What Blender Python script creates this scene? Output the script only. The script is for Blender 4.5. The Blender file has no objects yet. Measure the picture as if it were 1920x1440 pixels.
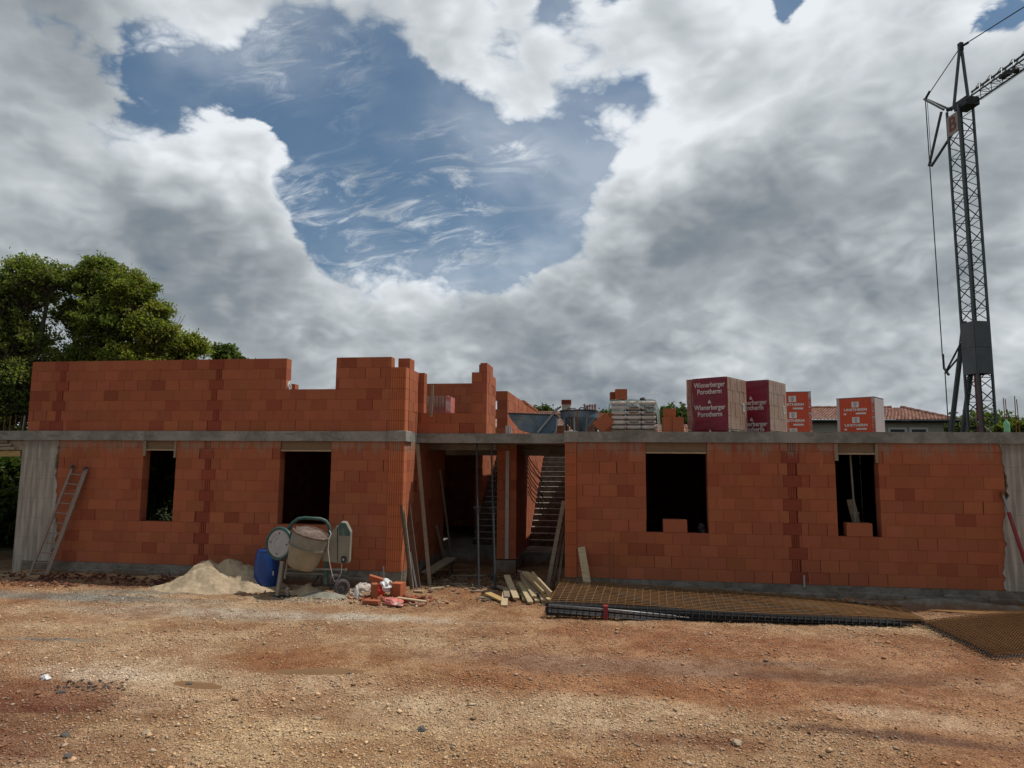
import bpy, bmesh, math, random
import numpy as np
from mathutils import Vector, Matrix
from math import sin, cos, pi, radians, exp, sqrt, atan2
random.seed(7); RNG = np.random.default_rng(11)
C = bpy.context.scene.collection
scene = bpy.context.scene

# ------------------------------------------------------------------ camera
PITCH, ROLL, YAW, CAM_D, CAM_H, FPX = radians(6.52), radians(.45), radians(8.17), 15.22, 2.82, 1280.0
_cp, _sp, _cy, _sy = cos(PITCH), sin(PITCH), cos(YAW), sin(YAW)
FW = Vector((-_sy*_cp, _cy*_cp, _sp)); _r0 = Vector((_cy, _sy, 0)); _u0 = _r0.cross(FW)
RT = cos(ROLL)*_r0 + sin(ROLL)*_u0; UP = -sin(ROLL)*_r0 + cos(ROLL)*_u0
EYE = Vector((0, -CAM_D, CAM_H))
cam_data = bpy.data.cameras.new('camera'); cam = bpy.data.objects.new('camera', cam_data); C.objects.link(cam)
cam_data.sensor_width = 36; cam_data.lens = 36*FPX/1920; cam_data.clip_end = 3000; cam_data.clip_start = .05
cam.matrix_world = Matrix(((RT.x, UP.x, -FW.x, EYE.x), (RT.y, UP.y, -FW.y, EYE.y), (RT.z, UP.z, -FW.z, EYE.z), (0, 0, 0, 1)))
scene.camera = cam
def ray(x, y): return FW + RT*((x-960)/FPX) - UP*((y-720)/FPX)
def onY(x, y, Y=0.0): d = ray(x, y); return EYE + d*((Y-EYE.y)/d.y)      # survey of the photo: meets the plane at depth Y
def onZ(x, y, Z=0.0): d = ray(x, y); return EYE + d*((Z-EYE.z)/d.z)
def onX(x, y, X): d = ray(x, y); return EYE + d*((X-EYE.x)/d.x)
def onN(x, y, p, n): d = ray(x, y); return EYE + d*((p-EYE).dot(n)/d.dot(n))

# ------------------------------------------------------------------ light
SUN_EL, SUN_AZ = radians(62), radians(70)      # azimuth from +Y towards +X
sun_dir = Vector((cos(SUN_EL)*sin(SUN_AZ), cos(SUN_EL)*cos(SUN_AZ), sin(SUN_EL)))
sd = bpy.data.lights.new('sun', 'SUN'); sd.energy = 3.4; sd.angle = radians(.7); sd.color = (1, .95, .87)
so = bpy.data.objects.new('sun', sd); C.objects.link(so); so.rotation_euler = sun_dir.to_track_quat('Z', 'Y').to_euler(); so.location = (20, 10, 40)
vs = scene.view_settings; vs.view_transform = 'Standard'; vs.look = 'None'; vs.exposure = 0; vs.gamma = 1; vs.use_curve_mapping = False

class NT:
    """small node-graph writer"""
    def __init__(s, nt): s.nt = nt; s.n = nt.nodes; s.l = nt.links
    def node(s, t, **k):
        n = s.n.new(t)
        for a, v in k.items(): setattr(n, a, v)
        return n
    def put(s, sock, v):
        if isinstance(v, bpy.types.NodeSocket): s.l.new(v, sock)
        elif v is not None: sock.default_value = v
    def math(s, op, a, b=None, c=None, clamp=False):
        n = s.node('ShaderNodeMath', operation=op, use_clamp=clamp)
        for i, v in enumerate((a, b, c)): 
            if v is not None: s.put(n.inputs[i], v)
        return n.outputs[0]
    def vmath(s, op, a, b=None, out=0, scale=None):
        n = s.node('ShaderNodeVectorMath', operation=op); s.put(n.inputs[0], a)
        if b is not None: s.put(n.inputs[1], b)
        if scale is not None: s.put(n.inputs[3], scale)
        return n.outputs[out]
    def noise(s, vec, scale=5, detail=4, rough=.5, dist=0, out=0):
        n = s.node('ShaderNodeTexNoise'); s.put(n.inputs['Vector'], vec); n.inputs['Scale'].default_value = scale
        n.inputs['Detail'].default_value = detail; n.inputs['Roughness'].default_value = rough; n.inputs['Distortion'].default_value = dist
        return n.outputs[out]
    def voro(s, vec, scale=5, feature='F1', out='Distance', rnd=1):
        n = s.node('ShaderNodeTexVoronoi', feature=feature); s.put(n.inputs['Vector'], vec); n.inputs['Scale'].default_value = scale
        n.inputs['Randomness'].default_value = rnd
        return n.outputs[out]
    def ramp(s, f, lo, hi, a=0.0, b=1.0, smooth=True):
        n = s.node('ShaderNodeMapRange', interpolation_type='SMOOTHSTEP' if smooth else 'LINEAR')
        s.put(n.inputs['Value'], f); s.put(n.inputs['From Min'], lo); s.put(n.inputs['From Max'], hi); s.put(n.inputs['To Min'], a); s.put(n.inputs['To Max'], b)
        return n.outputs['Result']
    def mix(s, f, a, b, mode='MIX'):
        n = s.node('ShaderNodeMix', data_type='RGBA', blend_type=mode); s.put(n.inputs[0], f); s.put(n.inputs[6], c4(a)); s.put(n.inputs[7], c4(b))
        return n.outputs[2]
    def mapping(s, vec, scale=(1, 1, 1), loc=(0, 0, 0), rot=(0, 0, 0)):
        n = s.node('ShaderNodeMapping'); s.put(n.inputs[0], vec); n.inputs['Scale'].default_value = scale; n.inputs['Location'].default_value = loc; n.inputs['Rotation'].default_value = rot
        return n.outputs[0]
    def sep(s, v): n = s.node('ShaderNodeSeparateXYZ'); s.put(n.inputs[0], v); return n.outputs
    def comb(s, x, y, z): n = s.node('ShaderNodeCombineXYZ'); s.put(n.inputs[0], x); s.put(n.inputs[1], y); s.put(n.inputs[2], z); return n.outputs[0]
def c4(v): return (*v, 1) if isinstance(v, (tuple, list)) and len(v) == 3 else v

# ------------------------------------------------------------------ sky with broken cloud
world = bpy.data.worlds.new('World'); scene.world = world; world.use_nodes = True
w = NT(world.node_tree); w.n.clear()
outw = w.node('ShaderNodeOutputWorld'); bg = w.node('ShaderNodeBackground'); w.l.new(bg.outputs[0], outw.inputs[0])
SKY_S = .1; bg.inputs['Strength'].default_value = SKY_S
sky = w.node('ShaderNodeTexSky', sky_type='NISHITA', sun_disc=False, sun_elevation=SUN_EL, sun_rotation=SUN_AZ)
sky.air_density = 1.0; sky.dust_density = .6; sky.ozone_density = 1.5
D = w.node('ShaderNodeTexCoord').outputs['Generated']
dx, dy, dz = w.sep(D)
dzc = w.math('MAXIMUM', dz, 0.0)
inv = w.math('DIVIDE', 1.0, w.math('ADD', dzc, .62))
PL = w.comb(w.math('MULTIPLY', dx, inv), w.math('MULTIPLY', dy, inv), w.math('MULTIPLY', dz, 1.1))     # flattened towards the horizon
def lobe(px, py, r, wt, acc):
    c = ray(px, py).normalized(); r = r/1280.0
    d = w.vmath('DOT_PRODUCT', WD, tuple(c), out=1)
    e = w.math('EXPONENT', w.math('MULTIPLY_ADD', d, 2/r**2, -2/r**2))
    return w.math('MULTIPLY_ADD', e, wt, acc)
# the lobes are looked up in a slightly warped direction so that no edge is round
wn = w.noise(PL, 3.2, 4, .55, 0, out=1)
WD = w.vmath('NORMALIZE', w.vmath('ADD', D, w.vmath('SCALE', w.vmath('SUBTRACT', wn, (.5, .5, .5)), scale=.22)))
cov = .55
for L in [(720, 260, 190, -1.0), (570, 180, 115, -.6), (900, 370, 150, -.95), (720, 370, 140, -.6), (620, 300, 100, -.4), (1040, 400, 90, -.75), (420, 150, 85, -.75), (280, 95, 75, -.85),
          (870, 240, 110, -.35), (860, 455, 100, -.45), (620, 440, 120, -.42), (1180, 10, 55, -1.0), (1330, 15, 40, -.45), (1075, 30, 45, -.8), (1495, 10, 60, -1.0), (1060, 270, 75, -.45), (1225, 190, 40, -.5),
          (1130, 120, 50, -.40), (960, 475, 70, -.40), (1860, 5, 60, -.65), (1160, 330, 60, -.40), (560, 100, 60, -.35), (930, 30, 40, -.4), (450, 262, 85, .6), (480, 275, 45, .6), (380, 330, 110, .3), (820, 60, 90, .5), (1000, 130, 80, .5), (990, 210, 50, .2), (650, 10, 80, .45), (430, 5, 80, .35),
          (640, 590, 130, .40), (860, 610, 150, .40), (480, 510, 80, .35), (1290, 330, 130, .30), (1190, 450, 60, .2), (1550, 330, 220, .35), (1700, 620, 260, .35), (60, 250, 200, .35), (200, 560, 160, .35), (1200, 640, 200, .3)]:
    cov = lobe(*L, cov)
def billow(vec, sc, octv, rough=.5):      # rounded heaps with creases between them
    acc = 0.0; tot = 0; amp = 1.0
    for i in range(octv):
        n = w.noise(w.vmath('ADD', vec, (i*3.7, i*1.9, i*2.3)), sc*2.1**i, 0, .5)
        acc = w.math('MULTIPLY_ADD', w.math('ABSOLUTE', w.math('MULTIPLY_ADD', n, 2, -1)), amp*2.2, acc); tot += amp; amp *= rough
    return w.math('MULTIPLY', acc, 1/tot)
PW = w.vmath('ADD', PL, w.vmath('SCALE', w.vmath('SUBTRACT', w.noise(PL, 5, 3, .5, 0, out=1), (.5, .5, .5)), scale=.05))
OFF = (.020, .006, .030)
n1 = w.noise(PL, 3.4, 5, .5, 0)
b1 = billow(PW, 4.0, 6, .58); b2 = billow(w.vmath('ADD', PW, OFF), 4.0, 4, .52); b1s = billow(PW, 4.0, 4, .52)
n3 = w.noise(w.vmath('ADD', PL, (5.3, 1.7, 2.2)), 2.6, 4, .5, 0)
dens = w.math('ADD', cov, w.math('MULTIPLY_ADD', n1, 1.3, -.65))
dens = w.math('MULTIPLY_ADD', w.math('SUBTRACT', b1, .42), 1.15, dens)
relief = w.math('SUBTRACT', b1s, b2)
wisp_n = w.noise(w.mapping(PL, (3.2, 8.5, 1.6), rot=(0, 0, .10)), 3.2, 12, .68, .9)
wmask = 0.0
for L in [(830, 290, 60, 1.0), (690, 350, 55, .9), (820, 375, 60, .8), (560, 375, 60, .9), (1000, 310, 38, 1.4), (900, 415, 70, .7), (640, 450, 120, 1.0), (800, 460, 90, .8), (1070, 430, 40, .5), (600, 130, 70, .7), (520, 90, 90, .6)]:
    wmask = lobe(*L, wmask)
wisp = w.math('MULTIPLY', w.ramp(wisp_n, .45, .68), w.math('MINIMUM', wmask, 1.0))
alpha = w.math('MAXIMUM', w.ramp(dens, .0, w.ramp(n3, .4, .6, .16, .55)), w.math('ADD', w.math('MULTIPLY', wisp, .60), w.math('MULTIPLY', w.ramp(w.math('MULTIPLY_ADD', n1, .8, w.math('MULTIPLY', n3, .5)), .56, .86), .36)))
bri = .60
for L in [(330, 160, 100, .26), (560, 330, 90, .06), (60, 40, 180, -.20), (300, 430, 150, -.12), (250, 540, 150, -.06), (820, 60, 110, .18), (1010, 140, 150, .16), (1240, 240, 110, .26), (1650, 90, 170, .28), (1400, 90, 130, .22),
          (1400, 380, 130, -.15), (1480, 280, 90, -.06), (1300, 470, 100, -.20), (1600, 480, 130, -.12), (1830, 330, 140, -.10), (1110, 665, 110, -.26), (940, 700, 90, -.10), (1230, 690, 60, -.10), (1100, 560, 60, .06),
          (800, 600, 60, -.10), (1500, 600, 150, .08), (620, 600, 120, .10), (1350, 715, 70, .20), (450, 230, 70, .25), (100, 250, 130, .08), (760, 520, 90, .14), (1650, 660, 130, .04), (150, 420, 100, .02)]:
    bri = lobe(*L, bri)
bri = w.math('ADD', bri, w.math('MULTIPLY', w.ramp(dy, .1, -.5), -.20))      # unseen sky behind the camera darkened, added to dim the front wall
thick = w.ramp(dens, .10, .95)
lum = w.math('ADD', bri, w.math('MULTIPLY_ADD', n3, .85, -.425))
lum = w.math('MULTIPLY_ADD', w.math('SUBTRACT', b1, .42), .16, w.math('MULTIPLY_ADD', relief, .50, lum))
lum = w.math('MULTIPLY_ADD', thick, -.24, w.math('ADD', lum, .16))
lum = w.math('MINIMUM', w.math('MAXIMUM', lum, .08), 1.0)
cl = w.node('ShaderNodeValToRGB'); w.put(cl.inputs[0], lum); e = cl.color_ramp.elements
e[0].position = .0; e[0].color = (.145, .185, .235, 1); e[1].position = 1; e[1].color = (.82, .86, .90, 1)
for p_, c_ in ((.30, (.245, .28, .31)), (.52, (.375, .41, .435)), (.75, (.56, .60, .63))):
    k = e.new(p_); k.color = (*c_, 1)
cloud = w.vmath('SCALE', cl.outputs[0], scale=1/SKY_S)
blue = w.mix(.30, w.mix(1.0, sky.outputs[0], (.60, .70, .70), 'MULTIPLY'), (1.7, 2.7, 4.1))
colw = w.mix(alpha, blue, cloud)
w.l.new(colw, bg.inputs['Color'])

# ------------------------------------------------------------------ materials
MATS = {}
def mat(name, fn, rough=.8, metal=0, spec=.3):
    m = bpy.data.materials.new(name); m.use_nodes = True; g = NT(m.node_tree); b = m.node_tree.nodes['Principled BSDF']
    b.inputs['Roughness'].default_value = rough; b.inputs['Metallic'].default_value = metal; b.inputs['Specular IOR Level'].default_value = spec
    tc = g.node('ShaderNodeTexCoord'); g.obj = tc.outputs['Object']; g.pos = g.node('ShaderNodeNewGeometry').outputs['Position']; g.b = b
    at = g.node('ShaderNodeAttribute', attribute_name='tone'); g.tone = at.outputs['Color']
    col = fn(g)
    if col is not None: g.put(b.inputs['Base Color'], c4(col))
    MATS[name] = m; return m
def bump(g, h, strength=.5, dist=.01):
    n = g.node('ShaderNodeBump'); n.inputs['Strength'].default_value = strength; n.inputs['Distance'].default_value = dist; g.put(n.inputs['Height'], h); g.l.new(n.outputs[0], g.b.inputs['Normal'])
def speck(g, base, amt=.25, scale=6, dirt=(.2, .17, .13), dirt_amt=.3):
    n = g.noise(g.obj, scale, 6, .6); n2 = g.noise(g.obj, scale*.35, 5, .6, .5)
    c = g.mix(g.ramp(n, .3, .7, 0, amt), base, tuple(v*.55 for v in base))
    return g.mix(g.ramp(n2, .5, .75, 0, dirt_amt), c, dirt)
def simple(name, base, rough=.8, metal=0, amt=.25, scale=6, dirt=(.2, .17, .13), da=.3, bs=.3, spec=.3, bd=.01):
    def f(g):
        c = speck(g, base, amt, scale, dirt, da); bump(g, g.noise(g.obj, scale*6, 5, .6), bs, bd); return c
    return mat(name, f, rough, metal, spec)
def f_brick(g):
    x, y, z = g.sep(g.obj); s = g.math('ADD', x, y)
    c = g.mix(1.0, (.368, .120, .060), g.tone, 'MULTIPLY')
    n = g.noise(g.obj, 1.1, 6, .65, .4)
    c = g.mix(g.ramp(n, .35, .75, 0, .35), c, (.30, .088, .042))
    n2 = g.noise(g.obj, 14, 5, .7)
    c = g.mix(g.ramp(n2, .52, .8, 0, .38), c, (.44, .17, .085))
    st = g.noise(g.comb(g.math('MULTIPLY', s, 9), 0.0, g.math('MULTIPLY', z, 1.8)), 1.0, 6, .7)      # cement slurry run down from the slab
    hi = g.math('MULTIPLY', g.ramp(z, 2.72, 3.24), g.math('LESS_THAN', z, 3.3))
    msk = g.ramp(g.math('MULTIPLY_ADD', hi, .42, g.math('MULTIPLY_ADD', st, 1.5, -.75)), .22, .50, 0, .62)
    c = g.mix(msk, c, (.26, .215, .17))
    dr = g.noise(g.comb(g.math('MULTIPLY', s, 26), 3.0, g.math('MULTIPLY', z, .9)), 1.0, 2, .5)
    dm = g.math('MULTIPLY', g.ramp(dr, .725, .75), g.math('MULTIPLY', g.ramp(z, 1.0, 2.9), g.math('LESS_THAN', z, 3.3)))
    c = g.mix(g.math('MULTIPLY', dm, .5), c, (.5, .36, .27))
    sm = g.noise(g.mapping(g.obj, (1, 1, 2.4)), 2.1, 8, .72, .6); c = g.mix(g.ramp(sm, .62, .72, 0, .40), c, (.36, .24, .17))      # dried mortar smears
    rib = g.math('SINE', g.math('MULTIPLY', s, 420)); gr = g.noise(g.obj, 60, 4, .6)
    bump(g, g.math('MULTIPLY_ADD', rib, .25, gr), .35, .006)
    return c
mat('brick', f_brick, .88, 0, .2)
def f_conc(g):
    x, y, z = g.sep(g.obj)
    n = g.noise(g.obj, 1.4, 7, .6, .6); n2 = g.noise(g.obj, 9, 6, .65)
    c = g.mix(g.ramp(n, .35, .65), (.17, .165, .15), (.30, .29, .265))
    c = g.mix(g.ramp(n2, .45, .75, 0, .5), c, (.38, .365, .33))
    wt = g.noise(g.comb(g.math('MULTIPLY', g.math('ADD', x, y), 1.2), 0.0, g.math('MULTIPLY', z, 5)), 1.0, 5, .6, .8)
    c = g.mix(g.ramp(wt, .56, .62, 0, .55), c, (.115, .12, .115))
    bump(g, g.noise(g.obj, 30, 6, .65), .4, .008); return c
mat('concrete', f_conc, .85, 0, .3)
def f_cpanel(g):
    x, y, z = g.sep(g.obj)
    st = g.noise(g.comb(g.math('MULTIPLY', x, 11), 0.0, g.math('MULTIPLY', z, .8)), 1.0, 5, .6)
    n = g.noise(g.obj, 2, 6, .6, .5)
    c = g.mix(g.ramp(st, .35, .7), (.24, .225, .20), (.47, .44, .39)); c = g.mix(g.ramp(n, .45, .75, 0, .6), c, (.34, .32, .28))
    ln = g.math('FRACT', g.math('MULTIPLY_ADD', n, .25, g.math('MULTIPLY', z, 2.1)))
    c = g.mix(g.ramp(ln, .03, .0, 0, .55), c, (.13, .12, .11))
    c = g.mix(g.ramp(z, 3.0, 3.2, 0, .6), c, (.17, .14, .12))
    bump(g, g.math('ADD', st, ln), .3, .01); return c
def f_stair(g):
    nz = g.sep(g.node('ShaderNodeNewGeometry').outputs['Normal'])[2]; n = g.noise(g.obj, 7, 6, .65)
    return g.mix(g.ramp(nz, .5, .9), g.mix(g.ramp(n, .35, .7), (.075, .06, .05), (.14, .115, .095)), g.mix(g.ramp(n, .35, .7), (.20, .185, .165), (.34, .32, .29)))     # dark risers, paler treads, set by the face normal
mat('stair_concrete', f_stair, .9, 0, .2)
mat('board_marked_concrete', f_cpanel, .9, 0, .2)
def f_wood(base, dark):
    def f(g):
        c0 = g.mix(1.0, base, g.tone, 'MULTIPLY')
        n = g.noise(g.mapping(g.obj, (1.5, 14, 14)), 3, 6, .6, .4); c = g.mix(g.ramp(n, .35, .7, 0, .6), c0, dark)
        n2 = g.noise(g.obj, 5, 5, .6); c = g.mix(g.ramp(n2, .55, .75, 0, .45), c, tuple(v*.6 for v in dark)); bump(g, n, .4, .006); return c
    return f
def f_plinth(g):
    x, y, z = g.sep(g.obj); n = g.noise(g.obj, 2.2, 7, .7, .6); n2 = g.noise(g.obj, 12, 6, .7)
    c = g.mix(g.ramp(n, .35, .65), (.13, .115, .095), (.24, .22, .19)); c = g.mix(g.ramp(n2, .5, .75, 0, .5), c, (.30, .26, .21))
    c = g.mix(g.ramp(g.math('MULTIPLY_ADD', n, .30, z), .36, .20, 0, .85), c, (.17, .085, .05)); bump(g, g.math('ADD', n, n2), .9, .03); return c      # soil splashed up the foot
mat('plinth_concrete', f_plinth, .95, 0, .15)
mat('pale_timber', f_wood((.50, .41, .26), (.27, .20, .12)), .8)
mat('grey_timber', f_wood((.30, .245, .185), (.15, .115, .08)), .88)
mat('yellow_timber', f_wood((.46, .33, .14), (.26, .17, .07)), .7)
mat('dark_timber', f_wood((.13, .085, .06), (.05, .035, .025)), .9)
simple('galvanised', (.30, .31, .32), .5, .6, .4, 5, (.2, .18, .15), .4)
simple('crane_grey', (.10, .115, .12), .5, .3, .4, 3, (.16, .12, .09), .3)
simple('crane_dark', (.045, .05, .055), .6, .2)
simple('clad_grey', (.12, .13, .135), .55, .3, .5, 1.5, (.12, .10, .09), .6)
simple('red_paint', (.25, .03, .035), .5)
simple('ladder_metal', (.30, .235, .20), .55, .4, .4, 12)
simple('rust', (.20, .095, .035), .85, .1, .5, 8, (.09, .04, .02), .5)
simple('rust_light', (.36, .19, .075), .85, .1, .5, 8, (.16, .075, .03), .45)
simple('dark_steel', (.055, .055, .055), .5, .7, .4, 9, (.10, .06, .04), .5)
simple('mixer_grey', (.27, .255, .21), .75, .1, .5, 5, (.34, .30, .22), .6)
simple('mixer_drum', (.33, .285, .195), .85, .0, .5, 4, (.42, .36, .26), .7, .6)
simple('mixer_crust', (.23, .165, .135), .95, 0, .8, 14, (.40, .34, .28), .7, 1.0, .3, .03)
simple('mixer_green', (.045, .115, .105), .5, .1, .5, 6, (.24, .23, .19), .9)
simple('disc_grey', (.42, .42, .43), .6, .0, .3, 5, (.3, .28, .24), .5)
simple('black', (.015, .015, .017), .5)
simple('rubber', (.10, .085, .085), .9, 0, .5, 14, (.24, .20, .17), .7)
simple('blue_plastic', (.008, .055, .26), .35, 0, .15, 4, (.02, .07, .2), .3, .05, .5)
simple('white_plastic', (.68, .68, .68), .45)
simple('pink_plastic', (.75, .25, .22), .4, 0, .8, 9, (.8, .7, .68), .9)
simple('red_plastic', (.55, .03, .02), .4)
simple('pvc', (.40, .37, .35), .5)
simple('skip_blue', (.105, .17, .235), .5, .2, .6, 3, (.26, .27, .26), .65)
simple('sack_paper', (.62, .55, .50), .85, 0, .3, 9, (.33, .26, .22), .4, .8, .2, .02)
simple('maroon_film', (.20, .006, .025), .35, 0, .45, 5, (.12, .006, .02), .5, .6, .5, .02)
simple('orange_film', (.50, .055, .012), .4, 0, .2, 5, (.42, .04, .01), .4, .4, .5, .02)
simple('white_print', (.62, .58, .56), .5)
simple('grey_print', (.30, .25, .25), .6)
simple('dark_print', (.10, .08, .08), .7)
simple('plaster', (.42, .39, .33), .9, 0, .15, 2, (.3, .28, .24), .25)
simple('window_dark', (.03, .035, .04), .2)
simple('sign_face', (.36, .29, .25), .6); simple('sign_print', (.20, .06, .04), .6)
def f_pale(g):      # wrapped pale brick packs: vertical perforations through film
    x, y, z = g.sep(g.obj)
    r = g.math('SINE', g.math('MULTIPLY', g.math('ADD', x, y), 75)); n = g.noise(g.obj, 3, 6, .65, .4)
    c = g.mix(g.ramp(r, -.5, .9, 0, .75), (.25, .095, .068), (.54, .30, .225)); c = g.mix(g.ramp(n, .4, .7, 0, .5), c, (.44, .31, .26))
    row = g.math('FRACT', g.math('MULTIPLY', z, 4.0)); c = g.mix(g.ramp(row, .06, 0, 0, .6), c, (.14, .08, .07))
    bump(g, g.math('ADD', n, g.math('MULTIPLY', r, .2)), .6, .02); return c
mat('wrapped_brick', f_pale, .4, 0, .5)
def f_block(g):
    x, y, z = g.sep(g.obj)
    r = g.math('SINE', g.math('MULTIPLY', g.math('ADD', x, y), 60)); n = g.noise(g.obj, 4, 6, .65, .4)
    c = g.mix(g.ramp(r, -.6, .9, 0, .5), (.36, .28, .27), (.50, .43, .42)); c = g.mix(g.ramp(n, .4, .7, 0, .4), c, (.44, .38, .36)); return c
mat('wrapped_block', f_block, .45, 0, .5)
def f_film(g):
    t = g.node('ShaderNodeBsdfTransparent'); mx = g.node('ShaderNodeMixShader'); n = g.noise(g.mapping(g.obj, (1, 1, .3)), 9, 5, .6, .6)
    t.inputs[0].default_value = (.88, .97, .94, 1); g.put(mx.inputs[0], g.ramp(n, .3, .72, .28, .78)); g.l.new(t.outputs[0], mx.inputs[1]); g.l.new(g.b.outputs[0], mx.inputs[2])
    g.l.new(mx.outputs[0], g.n['Material Output'].inputs[0]); bump(g, n, .8, .03); return (.46, .53, .51)
mat('clear_film', f_film, .18, 0, .7)
def f_film2(g):
    c = f_film(g); n = [q for q in g.n if q.type == 'MAP_RANGE'][-1]; n.inputs['To Min'].default_value = .03; n.inputs['To Max'].default_value = .12; return (.62, .46, .42)
mat('thin_film', f_film2, .2, 0, .7)
def f_rooftile(g):
    c = g.mix(1.0, (.30, .145, .105), g.tone, 'MULTIPLY'); n = g.noise(g.obj, 1.5, 5, .6); n2 = g.noise(g.obj, 9, 5, .7)
    c = g.mix(g.ramp(n2, .5, .75, 0, .6), c, (.50, .38, .31)); return g.mix(g.ramp(n, .4, .75, 0, .5), c, (.16, .08, .06))
mat('roof_tile', f_rooftile, .85)
def f_leaf(g):
    b = g.b; b.inputs['Transmission Weight'].default_value = 0
    tr = g.node('ShaderNodeBsdfTranslucent'); mx = g.node('ShaderNodeMixShader'); mx.inputs[0].default_value = .52
    c = g.mix(1.0, (.125, .150, .055), g.tone, 'MULTIPLY'); g.l.new(g.mix(1.0, c, (1.2, 1.35, .6), 'MULTIPLY'), tr.inputs[0])
    g.l.new(b.outputs[0], mx.inputs[1]); g.l.new(tr.outputs[0], mx.inputs[2]); g.l.new(mx.outputs[0], g.n['Material Output'].inputs[0]); return c
mat('leaf', f_leaf, .6, 0, .25)
simple('bark', (.085, .075, .06), .95, 0, .5, 8)
def f_soil(g):
    c0 = g.tone
    n = g.noise(g.pos, 3.0, 8, .7, .3); n2 = g.noise(g.pos, 22, 7, .72); v = g.voro(g.pos, 34, 'F1', 'Color'); vd = g.voro(g.pos, 34); v2 = g.voro(g.pos, 75, 'F1', 'Color'); vd2 = g.voro(g.pos, 75)
    n0 = g.noise(g.pos, .9, 9, .72, .5)
    c0 = g.mix(g.ramp(n0, .40, .62), g.mix(1.0, c0, (.78, .66, .58), 'MULTIPLY'), g.mix(1.0, c0, (1.15, 1.16, 1.14), 'MULTIPLY'))
    c = g.mix(g.ramp(n, .42, .62, 0, .6), c0, g.mix(1.0, c0, (.60, .48, .42), 'MULTIPLY'))
    vx = g.sep(v)[0]; v2x = g.sep(v2)[0]
    c = g.mix(g.math('MULTIPLY', g.ramp(vx, .60, .75), g.ramp(vd, .5, .3)), c, g.mix(1.0, c0, (1.5, 1.55, 1.5), 'MULTIPLY'))
    c = g.mix(g.math('MULTIPLY', g.ramp(vx, .30, .18), .5), c, g.mix(1.0, c0, (.55, .5, .48), 'MULTIPLY'))
    c = g.mix(g.math('MULTIPLY', g.ramp(v2x, .62, .8), .6), c, g.mix(1.0, c0, (1.55, 1.6, 1.6), 'MULTIPLY'))
    c = g.mix(g.ramp(n2, .5, .8, 0, .5), c, g.mix(1.0, c0, (.6, .52, .46), 'MULTIPLY'))
    h = g.math('ADD', g.math('MULTIPLY', n2, .8), g.math('ADD', g.math('MULTIPLY', vd, -.7), g.math('MULTIPLY', vd2, -.35)))
    bump(g, h, 1.0, .04); return c
mat('soil', f_soil, .95, 0, .15)
def f_stone(g):
    c = g.mix(1.0, (1, 1, 1), g.tone, 'MULTIPLY'); n = g.noise(g.pos, 40, 4, .6); return g.mix(g.ramp(n, .4, .7, 0, .4), c, g.mix(1.0, c, (.6, .55, .5), 'MULTIPLY'))
mat('stone', f_stone, .95, 0, .15)
def f_sand(g):
    n = g.noise(g.pos, 3, 8, .7, .4); n2 = g.noise(g.pos, 50, 6, .7)
    c = g.mix(g.ramp(n, .38, .68), (.49, .385, .26), (.33, .255, .175)); c = g.mix(g.ramp(n2, .5, .75, 0, .5), c, (.26, .20, .14)); bump(g, g.math('ADD', n2, n), .9, .02); return c
mat('sand', f_sand, .95, 0, .1)
def f_water(g):
    n = g.noise(g.pos, 3, 4, .6); bump(g, g.noise(g.pos, 12, 3, .5), .08, .01); return g.mix(n, (.20, .115, .06), (.27, .165, .09))
mat('muddy_water', f_water, .12, 0, .5)
mat('bottle_green', lambda g: (.18, .45, .24), .15, 0, .5)

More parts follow.
